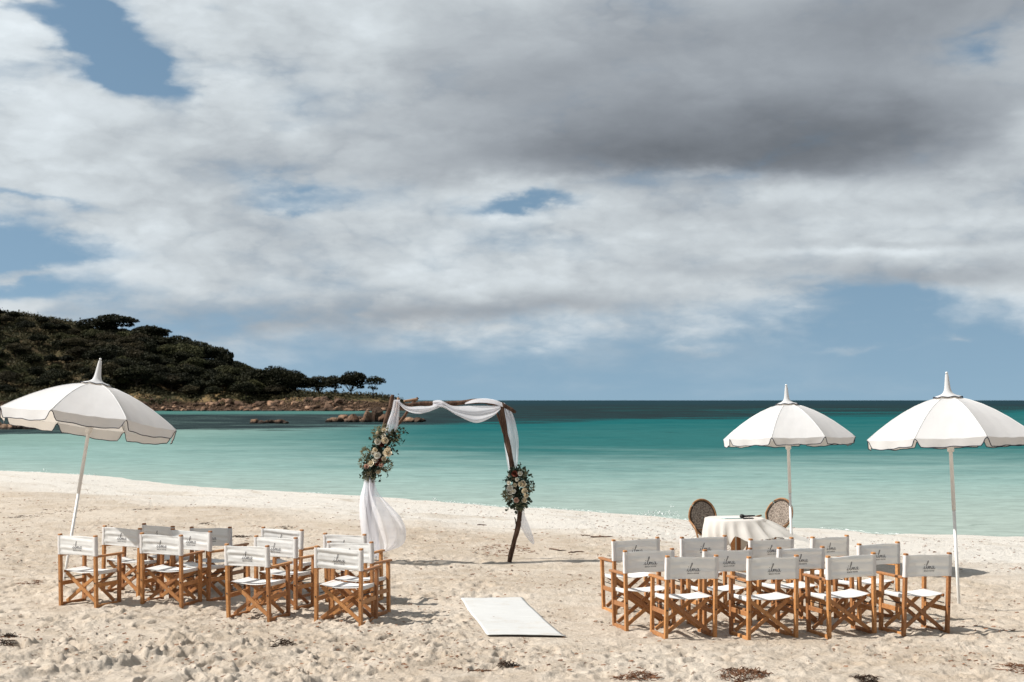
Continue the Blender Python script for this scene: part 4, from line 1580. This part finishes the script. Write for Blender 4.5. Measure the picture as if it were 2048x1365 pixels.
# ------------------------------------------------------------------ wedding arch
def arch():
    t = thing('wedding_arch', 'rustic arch of dark driftwood poles standing on the sand', 'arch', (0, 0, 0))
    r = random.Random(8)
    def pole(name, pts, rads, m='drift', n=26):
        c = spline(pts, n)
        rr = []
        for i in range(n):
            u = i / (n - 1) * (len(rads) - 1)
            k = min(int(u), len(rads) - 2)
            rr.append((rads[k] + (rads[k + 1] - rads[k]) * (u - k)) * (1 + 0.16 * math.sin(i * 1.7 + rads[0] * 400) * r.uniform(0.4, 1)))
        c = [p + Vector((r.uniform(-1, 1), r.uniform(-1, 1), 0)) * 0.006 for p in c]
        return MB().tube(c, rr, 9).build(name, MT[m], t, True)
    yl, yr = 21.7, 21.9
    g1 = gz(-2.15, yl)
    pole('post', [(-2.16, yl, g1 - 0.25), at(738, 1040, yl), at(746, 960, yl), at(762, 880, yl), at(776, 830, yl), at(786, 790, yl)], [0.045, 0.042, 0.036, 0.030])
    pole('post', [(-0.055, yr, gz(-0.05, yr) - 0.25), at(1020, 1112, yr), at(1034, 1062, yr), at(1040, 1015, yr), at(1030, 962, yr), at(1018, 900, yr), at(1008, 850, yr), at(1002, 806, yr)],
         [0.034, 0.038, 0.041, 0.041, 0.040])
    pole('beam', [at(792, 815, yl), at(840, 808, 21.75), at(900, 808, 21.8), at(950, 803, 21.85), at(985, 806, 21.87), at(1010, 813, 21.88), at(1031, 825, 21.9)], [0.030, 0.036, 0.038, 0.038, 0.024])
    pole('brace', [at(836, 796, 21.95), at(822, 812, 22.0), at(806, 838, 22.1), at(770, 880, 22.2)], [0.020, 0.024, 0.022], 'drift', 12)
    pole('brace', [at(987, 812, 21.8), at(997, 835, 21.8), at(1008, 868, 21.84)], [0.018, 0.018, 0.016], 'drift', 10)
    pole('stub', [at(797, 796, yl - 0.03), at(795, 815, yl - 0.02), at(790, 832, yl)], [0.022, 0.026, 0.022], 'pale_stick', 8)
    pole('stub', [at(808, 803, 21.78), at(836, 799, 21.82)], [0.022, 0.022], 'pale_stick', 6)
    pole('twig', [at(1030, 1034, yr), at(1032, 1046, yr), at(1036, 1056, yr)], [0.008, 0.010], 'drift', 5)
    # cloth wound round the poles
    d = thing('fabric_drape', 'sheer white cloth wound round the driftwood arch and blowing', 'drape', (0, 0, 0))
    def strip(name, A, B, nt_=30, ns=26, folds=4, amp_=0.03, belly=0.0, phase=0.0, par=None, kind_=None):
        a = spline(A, nt_)
        b = spline(B, nt_)
        g = []
        for i in range(nt_):
            u = i / (nt_ - 1)
            row = []
            for j in range(ns + 1):
                v = j / ns
                p = a[i].lerp(b[i], v)
                wob = math.sin(2 * math.pi * folds * v + phase + 1.3 * math.sin(3 * u + phase))
                wid = (b[i] - a[i]).length
                p = p + Vector((0, 1, 0)) * (wob * min(amp_, wid * 0.22) - belly * math.sin(math.pi * v) * math.sin(math.pi * min(1, u * 1.1)))
                row.append(p)
            g.append(row)
        return MB().grid(g).build(name, MT['voile'], par or d, True)
    yf = 21.62
    strip('hanging_panel', [at(788, 800, yf), at(782, 825, yf), at(774, 848, yf), at(768, 868, yf)], [at(800, 800, yf), at(799, 825, yf), at(797, 848, yf), at(793, 868, yf)], folds=3, amp_=0.035)
    strip('swag', [at(797, 801, yf), at(815, 813, yf), at(840, 813, yf), at(862, 812, yf), at(884, 803, yf)],
          [at(797, 807, yf), at(812, 821, yf - 0.05), at(834, 828, yf - 0.1), at(858, 824, yf - 0.05), at(886, 812, yf)], folds=1.6, amp_=0.03, belly=0.06)
    strip('swag', [at(866, 802, yf), at(882, 801, yf), at(905, 812, yf), at(940, 812, yf + 0.05), at(975, 812, yf + 0.05), at(1000, 812, yf)],
          [at(866, 812, yf), at(890, 817, yf), at(914, 831, yf - 0.1), at(952, 846, yf - 0.16), at(984, 834, yf - 0.1), at(1002, 818, yf)], 36, 26, folds=1.8, amp_=0.035, belly=0.10, phase=0.6)
    strip('beam_wrap', [at(930, 806, yf + 0.1), at(948, 799, yf + 0.15), at(970, 797, yf + 0.15), at(990, 800, yf + 0.1), at(1004, 806, yf + 0.05)],
          [at(930, 809, yf + 0.1), at(950, 806, yf), at(970, 806, yf - 0.02), at(990, 809, yf - 0.02), at(1006, 815, yf)], folds=1, amp_=0.01)
    strip('hanging_panel', [at(1003, 806, yr + 0.02), at(1006, 840, yr + 0.1), at(1008, 880, yr + 0.1), at(1012, 915, yr + 0.1), at(1018, 945, yr + 0.05)],
          [at(1009, 806, yr + 0.02), at(1026, 830, yr + 0.05), at(1036, 870, yr + 0.1), at(1037, 905, yr + 0.1), at(1034, 945, yr + 0.05)], folds=3, amp_=0.035, phase=1.0)
    # loose end on the left post fills with wind
    strip('blowing_tail', [at(730, 948, yf), at(727, 970, yf), at(720, 995, yf), at(719, 1025, yf), at(722, 1060, yf), at(730, 1095, yf - 0.05), at(742, 1118, yf - 0.1)],
          [at(748, 948, yf), at(757, 982, yf - 0.05), at(780, 1008, yf - 0.15), at(804, 1034, yf - 0.25), at(814, 1062, yf - 0.3), at(806, 1088, yf - 0.3), at(766, 1104, yf - 0.2)], 48, 46, folds=2.6, amp_=0.09, belly=0.30, phase=0.4)
    strip('tail', [at(733, 952, yf + 0.08), at(722, 1000, yf + 0.1), at(724, 1050, yf + 0.1), at(732, 1112, yf + 0.1)],
          [at(746, 952, yf + 0.05), at(752, 1000, yf + 0.05), at(757, 1050, yf), at(762, 1118, yf)], 30, 20, folds=3, amp_=0.05, phase=2.0)
    strip('tail', [at(1034, 1010, yr), at(1034, 1030, yr), at(1040, 1050, yr), at(1054, 1076, yr), at(1066, 1088, yr)],
          [at(1046, 1010, yr), at(1050, 1030, yr), at(1056, 1045, yr), at(1064, 1066, yr), at(1069, 1084, yr)], 24, 16, folds=2, amp_=0.03, phase=0.2)


arch()


# ------------------------------------------------------------------ flower arrangements
def rose_mesh(m, seed):
    r = random.Random(seed)
    b = MB()
    for ring, (n, rad, tilt, size) in enumerate(((6, 1.0, 0.95, 0.62), (5, 0.66, 0.55, 0.58), (4, 0.36, 0.25, 0.5), (3, 0.14, 0.08, 0.42))):
        for k in range(n):
            a = 2 * math.pi * (k + 0.5 * ring) / n + r.uniform(-0.2, 0.2)
            ca, sa = math.cos(a), math.sin(a)
            tl = tilt + r.uniform(-0.12, 0.12)
            g = []
            for i in range(4):
                v = i / 3
                w = size * (0.55 + 0.75 * math.sin(math.pi * (0.18 + 0.62 * v)))
                d = rad * 0.35 + v * 0.75 * math.sin(tl) + (0.12 * v * v if ring == 0 else -0.14 * v * v)
                z = v * 0.85 * math.cos(tl) + (0.0 if ring == 0 else 0.05)
                row = []
                for j in range(3):
                    s = (j - 1) * w * 0.62
                    dd = d - abs(j - 1) * 0.14
                    row.append((ca * dd - sa * s, sa * dd + ca * s, z - 0.05 * abs(j - 1)))
                g.append(row)
            b.grid(g)
    return b.mesh('flower', m, True)


ROSES = [rose_mesh(MT['rose_cream'], 1), rose_mesh(MT['rose_white'], 2), rose_mesh(MT['rose_pink'], 3), rose_mesh(MT['rose_red'], 4)]


def flowers(label, Y, outline, blooms, sprigs, pale, seed):
    """outline: pixel-read spine [(px,py,half width)], blooms [(px,py,size_px,kind)]"""
    c0 = at(outline[len(outline) // 2][0], outline[len(outline) // 2][1], Y)
    t = thing('flower_arrangement', label, 'flowers', c0, 0, 'flower arrangements on the arch')
    r = random.Random(seed)
    def loc(px, py, dy=0.0):
        return at(px, py, Y) - c0 + Vector((0, dy, 0))
    def inside():
        i = r.uniform(0, len(outline) - 1.001)
        k = int(i)
        f = i - k
        px = outline[k][0] + (outline[k + 1][0] - outline[k][0]) * f
        py = outline[k][1] + (outline[k + 1][1] - outline[k][1]) * f
        w = outline[k][2] + (outline[k + 1][2] - outline[k][2]) * f
        return px, py, w
    def leaf(b, p, d, n, ln, wd):
        s = d.cross(n).normalized()
        b.add([p, p + d * ln * 0.4 + s * wd, p + d * ln, p + d * ln * 0.4 - s * wd, p + d * ln * 0.5 + n * wd * 0.35], [(0, 1, 4), (1, 2, 4), (2, 3, 4), (3, 0, 4)])
    def rv():
        return Vector((r.gauss(0, 1), r.gauss(0, 1), r.gauss(0, 1))).normalized()
    # dark round-leaved sprigs
    b = MB()
    for i in range(900):
        px, py, w = inside()
        p = loc(px + r.uniform(-1, 1) * w, py + r.uniform(-5, 5), r.uniform(-0.09, 0.09))
        leaf(b, p, rv(), rv(), r.uniform(0.04, 0.065), r.uniform(0.014, 0.024))
    for (x0, y0, x1, y1) in sprigs:
        a, e = loc(x0, y0, -0.05), loc(x1, y1, r.uniform(-0.08, 0.02))
        L = (e - a).length
        k = int(L / 0.022)
        mid = (a + e) / 2 + Vector((0, -0.02, 0.03))
        path = spline([a, mid, e], max(k, 4))
        b.tube(path, 0.003, 4)
        for p in path:
            for s in range(2):
                d = (rv() + Vector((0, -0.3, 0))).normalized()
                leaf(b, p, d, rv(), r.uniform(0.04, 0.055), r.uniform(0.017, 0.024))
    tag(b.build('foliage', MT['euca'], t), kind='stuff')
    # pale feathery filler
    b = MB()
    for (x0, y0, rad, n) in pale:
        for i in range(int(n * 1.7)):
            a = r.uniform(0, 6.28)
            rr = rad * math.sqrt(r.random())
            p = loc(x0 + rr * math.cos(a), y0 + rr * math.sin(a), r.uniform(-0.10, -0.02))
            d = (Vector((math.cos(a), -0.5, -math.sin(a))) + rv() * 0.6).normalized()
            leaf(b, p, d, rv(), r.uniform(0.03, 0.06), r.uniform(0.006, 0.012))
    tag(b.build('pale_foliage', MT['sage'], t), kind='stuff')
    for px, py, s, kind in blooms:
        o = link('flower', ROSES[kind], t)
        o.location = loc(px, py, -0.085 + r.uniform(-0.015, 0.03))
        k = s / 2844 * Y * 0.55
        o.scale = (k, k, k)
        v = Vector((r.uniform(-0.7, 0.3), -1, r.uniform(-0.2, 0.6)))
        o.rotation_euler = v.to_track_quat('Z', 'Y').to_euler()


flowers('long spray of cream roses and dark leaves on the left post', 21.62,
        [(778, 864, 14), (770, 880, 22), (764, 900, 22), (752, 920, 21), (744, 938, 18), (740, 956, 11)],
        [(772, 880, 13, 0), (770, 861, 9, 0), (757, 883, 12, 1), (752, 899, 9, 0), (777, 905, 16, 0), (756, 911, 13, 1), (748, 906, 8, 1), (745, 926, 14, 0), (770, 917, 9, 0), (764, 930, 9, 2),
         (759, 944, 10, 0), (735, 932, 9, 2), (752, 921, 10, 1), (761, 921, 10, 3), (757, 927, 9, 3), (765, 889, 9, 3), (779, 897, 9, 0), (741, 946, 11, 0), (769, 872, 10, 1), (757, 867, 9, 0)],
        [(785, 866, 815, 866), (788, 870, 808, 884), (786, 866, 810, 858), (780, 880, 798, 888), (778, 898, 796, 906), (752, 885, 740, 878), (742, 905, 728, 902), (738, 940, 724, 952), (742, 950, 728, 958),
         (758, 948, 763, 960), (770, 938, 777, 952), (768, 925, 784, 925), (748, 955, 750, 963)],
        [(757, 866, 11, 90), (733, 904, 8, 60), (730, 925, 9, 60), (741, 953, 10, 90), (774, 930, 10, 70), (768, 859, 9, 50), (790, 872, 10, 50)], 5)
flowers('compact bunch of roses and dark leaves low on the right post', 21.78,
        [(1030, 940, 8), (1034, 950, 17), (1036, 965, 23), (1036, 985, 24), (1036, 1002, 22), (1036, 1015, 12)],
        [(1029, 947, 11, 3), (1034, 950, 8, 3), (1019, 950, 7, 1), (1040, 947, 9, 1), (1034, 958, 7, 1), (1018, 965, 8, 1), (1047, 967, 13, 0), (1041, 967, 9, 0), (1020, 976, 11, 1), (1021, 984, 11, 1),
         (1027, 982, 9, 1), (1049, 981, 11, 0), (1052, 990, 9, 0), (1032, 999, 10, 2), (1019, 996, 8, 0), (1049, 1000, 10, 0), (1023, 992, 8, 1), (1030, 970, 8, 0)],
        [(1035, 945, 1042, 928), (1040, 945, 1051, 936), (1048, 955, 1062, 952), (1055, 965, 1066, 964), (1020, 960, 1006, 962), (1018, 970, 1008, 974), (1052, 1000, 1065, 1002), (1030, 1010, 1034, 1022),
         (1045, 1008, 1056, 1014), (1018, 1005, 1015, 1020), (1050, 975, 1064, 978), (1044, 950, 1056, 944)],
        [(1013, 992, 7, 50), (1045, 946, 7, 50), (1060, 974, 6, 30), (1012, 986, 5, 30), (1040, 1012, 7, 40)], 6)


# ------------------------------------------------------------------ signing table and cane chairs
TX, TY, TZ = 3.20, 20.55, 0.745


def table():
    g0 = gz(TX, TY)
    t = thing('round_table', 'round wooden table under the white cloth behind the right chairs', 'table', (TX, TY, g0))
    MB().lathe([(0.40, TZ - 0.03), (0.415, TZ - 0.025), (0.415, TZ - 0.004), (0.41, TZ)], 40).build('tabletop', MT['wood'], t, False)
    for sx, sy in ((-0.06, -0.24), (0.26, 0.1), (-0.26, 0.12), (0.1, 0.28)):
        MB().bar((sx * 1.12, sy * 1.12, -0.1), (sx, sy, TZ - 0.032), 0.055, 0.055, (0, 1, 0)).build('leg', MT['wood'], t, False, 0.004)
    # cloth: lies on the top, falls over the rim and is carried to the right by the wind
    cl = MB()
    n = 96
    rad = [0.0, 0.15, 0.28, 0.36, 0.405, 0.425]
    over = [0.03, 0.07, 0.12, 0.18, 0.24, 0.30, 0.36, 0.42, 0.48, 0.54, 0.60, 0.66, 0.72]
    rows = []
    for rr in rad:
        row = []
        for k in range(n):
            a = 2 * math.pi * k / n
            z = TZ + 0.006 if rr < 0.42 else TZ + 0.0
            row.append((rr * math.cos(a), rr * math.sin(a), z + 0.002 * math.sin(5 * a + rr * 20)))
        rows.append(row)
    for oi, s in enumerate(over):
        row = []
        for k in range(n):
            a = 2 * math.pi * k / n
            ca, sa = math.cos(a), math.sin(a)
            # a square cloth: corners hang lower
            half = 0.74
            rot = a - R(38)
            Lr = half / max(abs(math.cos(rot)), abs(math.sin(rot))) - 0.425
            d = s / 0.72 * Lr
            wind = max(0.0, math.cos(a - R(-6)))            # right side flies
            frontlift = 0.55 * math.exp(-((math.degrees(a) - 275 + 360 * (math.degrees(a) < 90)) / 26.0) ** 2)
            gap = math.exp(-((math.degrees(a) - 261) / 12.0) ** 2)
            d *= 1 - 0.56 * gap
            ang = R(86) - R(50) * wind ** 1.2 - R(14) * frontlift
            fold = math.sin(9 * a + 0.6 * math.sin(3 * a))
            out = d * math.cos(ang) + 0.048 * (1 - 2 * abs(fold) ** 0.7) * min(1, s / 0.3) * (0.5 + wind * 0.3)
            dn = d * math.sin(ang) * (1 - 0.45 * frontlift)
            shift = 0.34 * d * (0.35 + 0.65 * wind)          # whole hem drifts right
            belly = 0.07 * math.sin(math.pi * min(1, d / Lr)) * (1 - wind)
            x = ca * (0.427 + out + belly * 0.4) + shift
            y = sa * (0.427 + out + belly * 0.4)
            z = TZ - dn - 0.004 + 0.012 * wind * math.sin(14 * d + 4 * a)
            row.append((x, y, max(z, 0.03)))
        rows.append(row)
    vs = [p for row in rows for p in row]
    fs = []
    for i in range(len(rows) - 1):
        for k in range(n):
            k2 = (k + 1) % n
            fs.append((i * n + k, i * n + k2, (i + 1) * n + k2, (i + 1) * n + k))
    cl.add(vs, fs)
    o = cl.build('tablecloth', MT['linen'], None, True)
    o.location = (TX, TY, g0)
    tag(o, 'white cloth on the round table with its corner blown to the right', 'tablecloth')
    # things on the table
    zt = g0 + TZ + 0.010
    k = thing('booklet', 'flat pale aqua booklet lying on the white tablecloth', 'booklet', (TX - 0.06, TY - 0.10, zt), 0.2)
    MB().box((0, 0, 0.004), (0.27, 0.20, 0.007)).build('cover', MT['aqua'], k, False, 0.001)
    MB().box((0, 0, 0.0095), (0.262, 0.192, 0.003)).build('page', MT['canvas'], k)
    m = thing('microphone', 'small black rod with a rounded end lying on the tablecloth', 'microphone', (TX + 0.05, TY - 0.16, zt + 0.014), R(-8))
    MB().lathe([(0.012, 0.0), (0.026, 0.012), (0.031, 0.032), (0.026, 0.052), (0.017, 0.064)], 14).build('head', MT['black'], m, True)
    MB().tube([(0, 0, 0.06), (0, 0, 0.215)], [0.017, 0.011], 12).build('handle', MT['black'], m, True)
    for c in m.children:
        c.rotation_euler = (0, R(88), 0)
        c.location = (0, 0, 0.018)
    m2 = MB().box((0, 0, 0.006), (0.16, 0.07, 0.010)).build('phone', MT['black'], None, False, 0.003)
    m2.location = (TX + 0.16, TY - 0.20, zt + 0.002)
    m2.rotation_euler = (0, 0, 0.15)
    tag(m2, 'flat black slab lying beside the black rod on the tablecloth', 'phone')


table()


def cane_chair(label, x, y, face, lean=0.0):
    """chair with a big round woven back; face = direction it looks to, degrees from +x"""
    t = thing('cane_chair', label, 'chair', (x, y, gz(x, y) - 0.02), R(face) + R(90), 'cane chairs at the table')
    # local: looks along -y
    for sx in (-1, 1):
        MB().tube([(sx * 0.20, -0.20, 0), (sx * 0.19, -0.19, 0.43)], 0.016, 8).build('leg', MT['rattan'], t, True)
        MB().tube([(sx * 0.18, 0.22, 0), (sx * 0.17, 0.19, 0.43)], 0.016, 8).build('leg', MT['rattan'], t, True)
        MB().tube(spline([(sx * 0.215, -0.19, 0.43), (sx * 0.25, -0.14, 0.60), (sx * 0.255, 0.0, 0.655), (sx * 0.235, 0.16, 0.68)], 14), 0.014, 8).build('armrest', MT['rattan'], t, True)
        MB().tube([(sx * 0.19, -0.18, 0.20), (sx * 0.175, 0.2, 0.22)], 0.010, 6).build('stretcher', MT['rattan'], t, True)
    def back(px, pz):
        return (px, 0.20 + 0.16 * (pz - 0.45) - 0.35 * px * px + lean * (pz - 0.45), pz)
    loop = []
    n = 44
    for k in range(n):
        a = 2 * math.pi * k / n
        zz = math.sin(a)
        w = 0.212 * (1 - 0.36 * max(0, -zz)) * (1 + 0.02 * zz)
        loop.append((w * math.cos(a), 0.715 + 0.265 * zz))
    MB().tube([back(p[0], p[1]) for p in loop], 0.0145, 8, close=True).build('back_rim', MT['rattan'], t, True)
    MB().tube([Vector(back(p[0] * 0.90, 0.715 + (p[1] - 0.715) * 0.91)) for p in loop], 0.011, 6, close=True).build('shaded_hoop', MT['shaded_rattan'], t, True)  # shaded side of the rim, put in as a dark hoop
    m = MB()
    g = []
    for i in range(9):
        s = 0.02 + 0.88 * i / 8
        g.append([back(p[0] * s, 0.715 + (p[1] - 0.715) * s) for p in loop] + [back(loop[0][0] * s, 0.715 + (loop[0][1] - 0.715) * s)])
    m.grid(g)
    m.build('woven_back', MT['weave'], t, True)
    MB().tube([back(-0.12, 0.53), back(0, 0.535), back(0.12, 0.53)], 0.010, 6).build('back_rail', MT['rattan'], t, True)
    MB().lathe([(0.225, 0.42), (0.24, 0.43), (0.24, 0.445), (0.225, 0.455), (0.02, 0.452)], 28).build('seat', MT['weave_seat'], t, True)
    return t


cane_chair('cane chair with a round dark back, left of the draped table', 2.90, 21.15, -78)
cc_ = cane_chair('cane chair with a round pale back, right of the draped table by the pole', 3.72, 21.25, -128, 0.12)
cc_.rotation_euler.y = R(11)


# ------------------------------------------------------------------ aisle runner
def runner():
    g = []
    nx, ny = 26, 70
    for j in range(ny + 1):
        v = j / ny
        row = []
        for i in range(nx + 1):
            u = i / nx
            a = Vector(MAT_Q[3]).lerp(Vector(MAT_Q[0]), v)
            b = Vector(MAT_Q[2]).lerp(Vector(MAT_Q[1]), v)
            p = a.lerp(b, u)
            x, y = p.x + 0.006 * math.sin(7 * v), p.y
            z = gz(x, y) + 0.016 + 0.004 * math.sin(9 * v + 3 * u) + 0.010 * max(0, 1 - v * 22)
            row.append((x, y, z))
        g.append(row)
    m = MB().grid(g)
    n0 = len(m.v)
    m.add([(x, y, z - 0.008) for x, y, z in m.v[:n0]], [tuple(reversed(f)) for f in m.f])
    c = nx + 1
    for i in range(nx):
        m.f.append((i, n0 + i, n0 + i + 1, i + 1))
        k = ny * c
        m.f.append((k + i, k + i + 1, n0 + k + i + 1, n0 + k + i))
    for j in range(ny):
        m.f.append((j * c, (j + 1) * c, n0 + (j + 1) * c, n0 + j * c))
        m.f.append((j * c + nx, n0 + j * c + nx, n0 + (j + 1) * c + nx, (j + 1) * c + nx))
    o = m.build('aisle_runner', MT['runner'], None, True)
    tag(o, 'off-white woven runner laid on the sand in the aisle', 'runner')


runner()


# ------------------------------------------------------------------ seaweed and sticks
def weed_clump(label, x, y, w, d, h, n, seed, m='weed'):
    r = random.Random(seed)
    b = MB()
    for i in range(int(n * 0.48)):
        a = r.uniform(0, 6.28)
        q = math.sqrt(r.random())
        px, py = x + w * q * math.cos(a), y + d * q * math.sin(a)
        z = gz(px, py) + 0.004
        top = h * (1 - q * q * 0.8) * r.uniform(0.2, 1.0)
        a2 = r.uniform(0, 6.28)
        ln = r.uniform(0.03, 0.11)
        p0 = Vector((px, py, z + top * 0.4))
        p1 = p0 + Vector((math.cos(a2) * ln * 0.5, math.sin(a2) * ln * 0.5, top * 0.6))
        p2 = p0 + Vector((math.cos(a2 + 0.5) * ln, math.sin(a2 + 0.5) * ln, -top * 0.2))
        b.tube([p0, p1, p2], [0.004, 0.0035, 0.002], 3)
    o = b.build('seaweed_clump', MT[m])
    if h < 0.03:
        o['kind'] = 'stuff'
        return tag(o, label, 'seaweed')
    return tag(o, label, 'seaweed', 'clumps of dry seaweed')


def ground_at(px, py):
    D = 2844 * CAM_H / (py - 801) * 1.006
    return (px - 1024) / 2844 * D, D


for i, (px, py, wpx, hh, nn, mm, lab) in enumerate((
        (1270, 1357, 42, 0.05, 240, 'weed', 'reddish seaweed clump at the bottom edge below the first right-hand chair'),
        (1484, 1353, 48, 0.09, 420, 'weed', 'bushiest reddish seaweed clump at the bottom edge below the right block'),
        (1722, 1361, 26, 0.05, 160, 'weed_dark', 'dark seaweed clump at the bottom edge under the rightmost chairs'),
        (570, 1284, 26, 0.05, 130, 'weed_dark', 'dark twist of seaweed on the sand before the left block'),
        (26, 1272, 13, 0.06, 110, 'weed_dark', 'upper of two black weed tufts at the left edge'),
        (20, 1288, 16, 0.05, 110, 'weed_dark', 'lower of two black weed tufts at the left edge'),
        (1015, 1338, 16, 0.07, 120, 'weed_dark', 'small dark weed tuft standing below the aisle runner'),
        (962, 1346, 20, 0.05, 110, 'weed', 'reddish weed scrap lower left of the aisle runner'),
        (485, 1073, 17, 0.05, 110, 'weed_dark', 'dark weed heap between two shaded chairs on the left'),
        (415, 1047, 14, 0.02, 40, 'weed_dark', 'flat dark weed scrap behind the shaded chairs on the left'),
        (1005, 1097, 62, 0.02, 260, 'weed', 'spread of brown weed crumbs at the foot of the arch'),
        (65, 1166, 22, 0.02, 90, 'weed', 'brown weed scrap on the sand left of the leftmost chair'),
        (570, 1056, 20, 0.02, 60, 'weed_dark', 'thin dark weed line beyond the left block'),
        (262, 1152, 10, 0.05, 90, 'weed_dark', 'dark weed tuft seen between the legs of the left chairs'),
        (2020, 1347, 30, 0.03, 120, 'weed', 'brown weed scrap in the bottom right corner'),
        (50, 1034, 26, 0.02, 80, 'weed_dark', 'dark weed line on the tide mark at the left edge'),
        (150, 1020, 60, 0.012, 150, 'weed', 'long brown weed band on the tide mark left of the parasol pole'),
        (295, 1021, 26, 0.012, 60, 'weed_dark', 'short weed band on the tide mark right of the parasol pole'))):
    gx, gy = ground_at(px, py)
    sc = gy / 2844
    weed_clump(lab, gx, gy, wpx * sc, wpx * sc * (0.9 if hh > 0.03 else 1.6), hh, nn, 40 + i, mm)


def stick(label, pa, pb, rad, seed):
    r = random.Random(seed)
    a, b = ground_at(*pa), ground_at(*pb)
    pts = []
    for i in range(7):
        u = i / 6
        x, y = a[0] + (b[0] - a[0]) * u, a[1] + (b[1] - a[1]) * u + r.uniform(-0.03, 0.03)
        pts.append((x, y, gz(x, y) + rad * 0.8 + r.uniform(0, 0.008)))
    o = MB().tube(pts, [rad, rad * 1.1, rad, rad, rad * 0.9, rad * 0.8, rad * 0.4], 6).build('stick', MT['drift'], None, True)
    tag(o, label, 'stick', 'sticks washed up on the sand')


stick('thin dark stick on the pale sand between arch and cane chairs', (1180, 1071), (1224, 1073), 0.014, 1)
stick('short dark stick just above the longer one by the cane chairs', (1162, 1066), (1180, 1067), 0.009, 2)
stick('pale-ended twig on the sand right of the arch foot', (1098, 1097), (1132, 1100), 0.010, 3)
stick('short twig on the sand right of the arch foot, nearer the chairs', (1136, 1103), (1168, 1103), 0.011, 4)
stick('small dark stick beyond the arch foot on pale sand', (955, 1044), (974, 1044), 0.010, 5)


def scraps():
    q = np.random.RandomState(17)
    V, F = [], []
    n = 0
    k = 0
    while k < 16000:
        py = 950 + 425 * q.rand() ** 1.1
        px = -120 + 2290 * q.rand()
        D = 2844 * (CAM_H + 0.15) / (py - 801)
        x = (px - 1024) / 2844 * D
        s_ = (float(shore_y(x)) - D)
        if s_ < 1.0:
            k += 1
            continue
        band = float(vn((x - D * 0.86) / 5.0, (D + x * 0.86) / 1.2, 23))
        k += 1
        if band < -0.05 and q.rand() < 0.8:
            continue
        z = gz(x, D) + 0.004
        s = (0.006 + 0.020 * q.rand() ** 2.5) * (1 if D < 20 else 1.3)
        a = q.rand() * 6.28
        el_ = 0.25 + 0.3 * q.rand()
        ca, sa = math.cos(a) * s, math.sin(a) * s
        for (u, v, h) in ((-1, -el_, 0), (1, -el_ * 0.5, 0.15), (0.9, el_, 0.5), (-0.8, el_ * 0.8, 0.3)):
            V.append((x + ca * u - sa * v, D + sa * u + ca * v, z + h * s))
        F.append((n, n + 1, n + 2, n + 3))
        n += 4
    o = link('seaweed_scraps', np_mesh('seaweed_scraps', np.array(V), np.array(F), MT['weed']))
    tag(o, 'tiny scraps of dry seaweed scattered over the sand', 'seaweed', kind='stuff')


scraps()
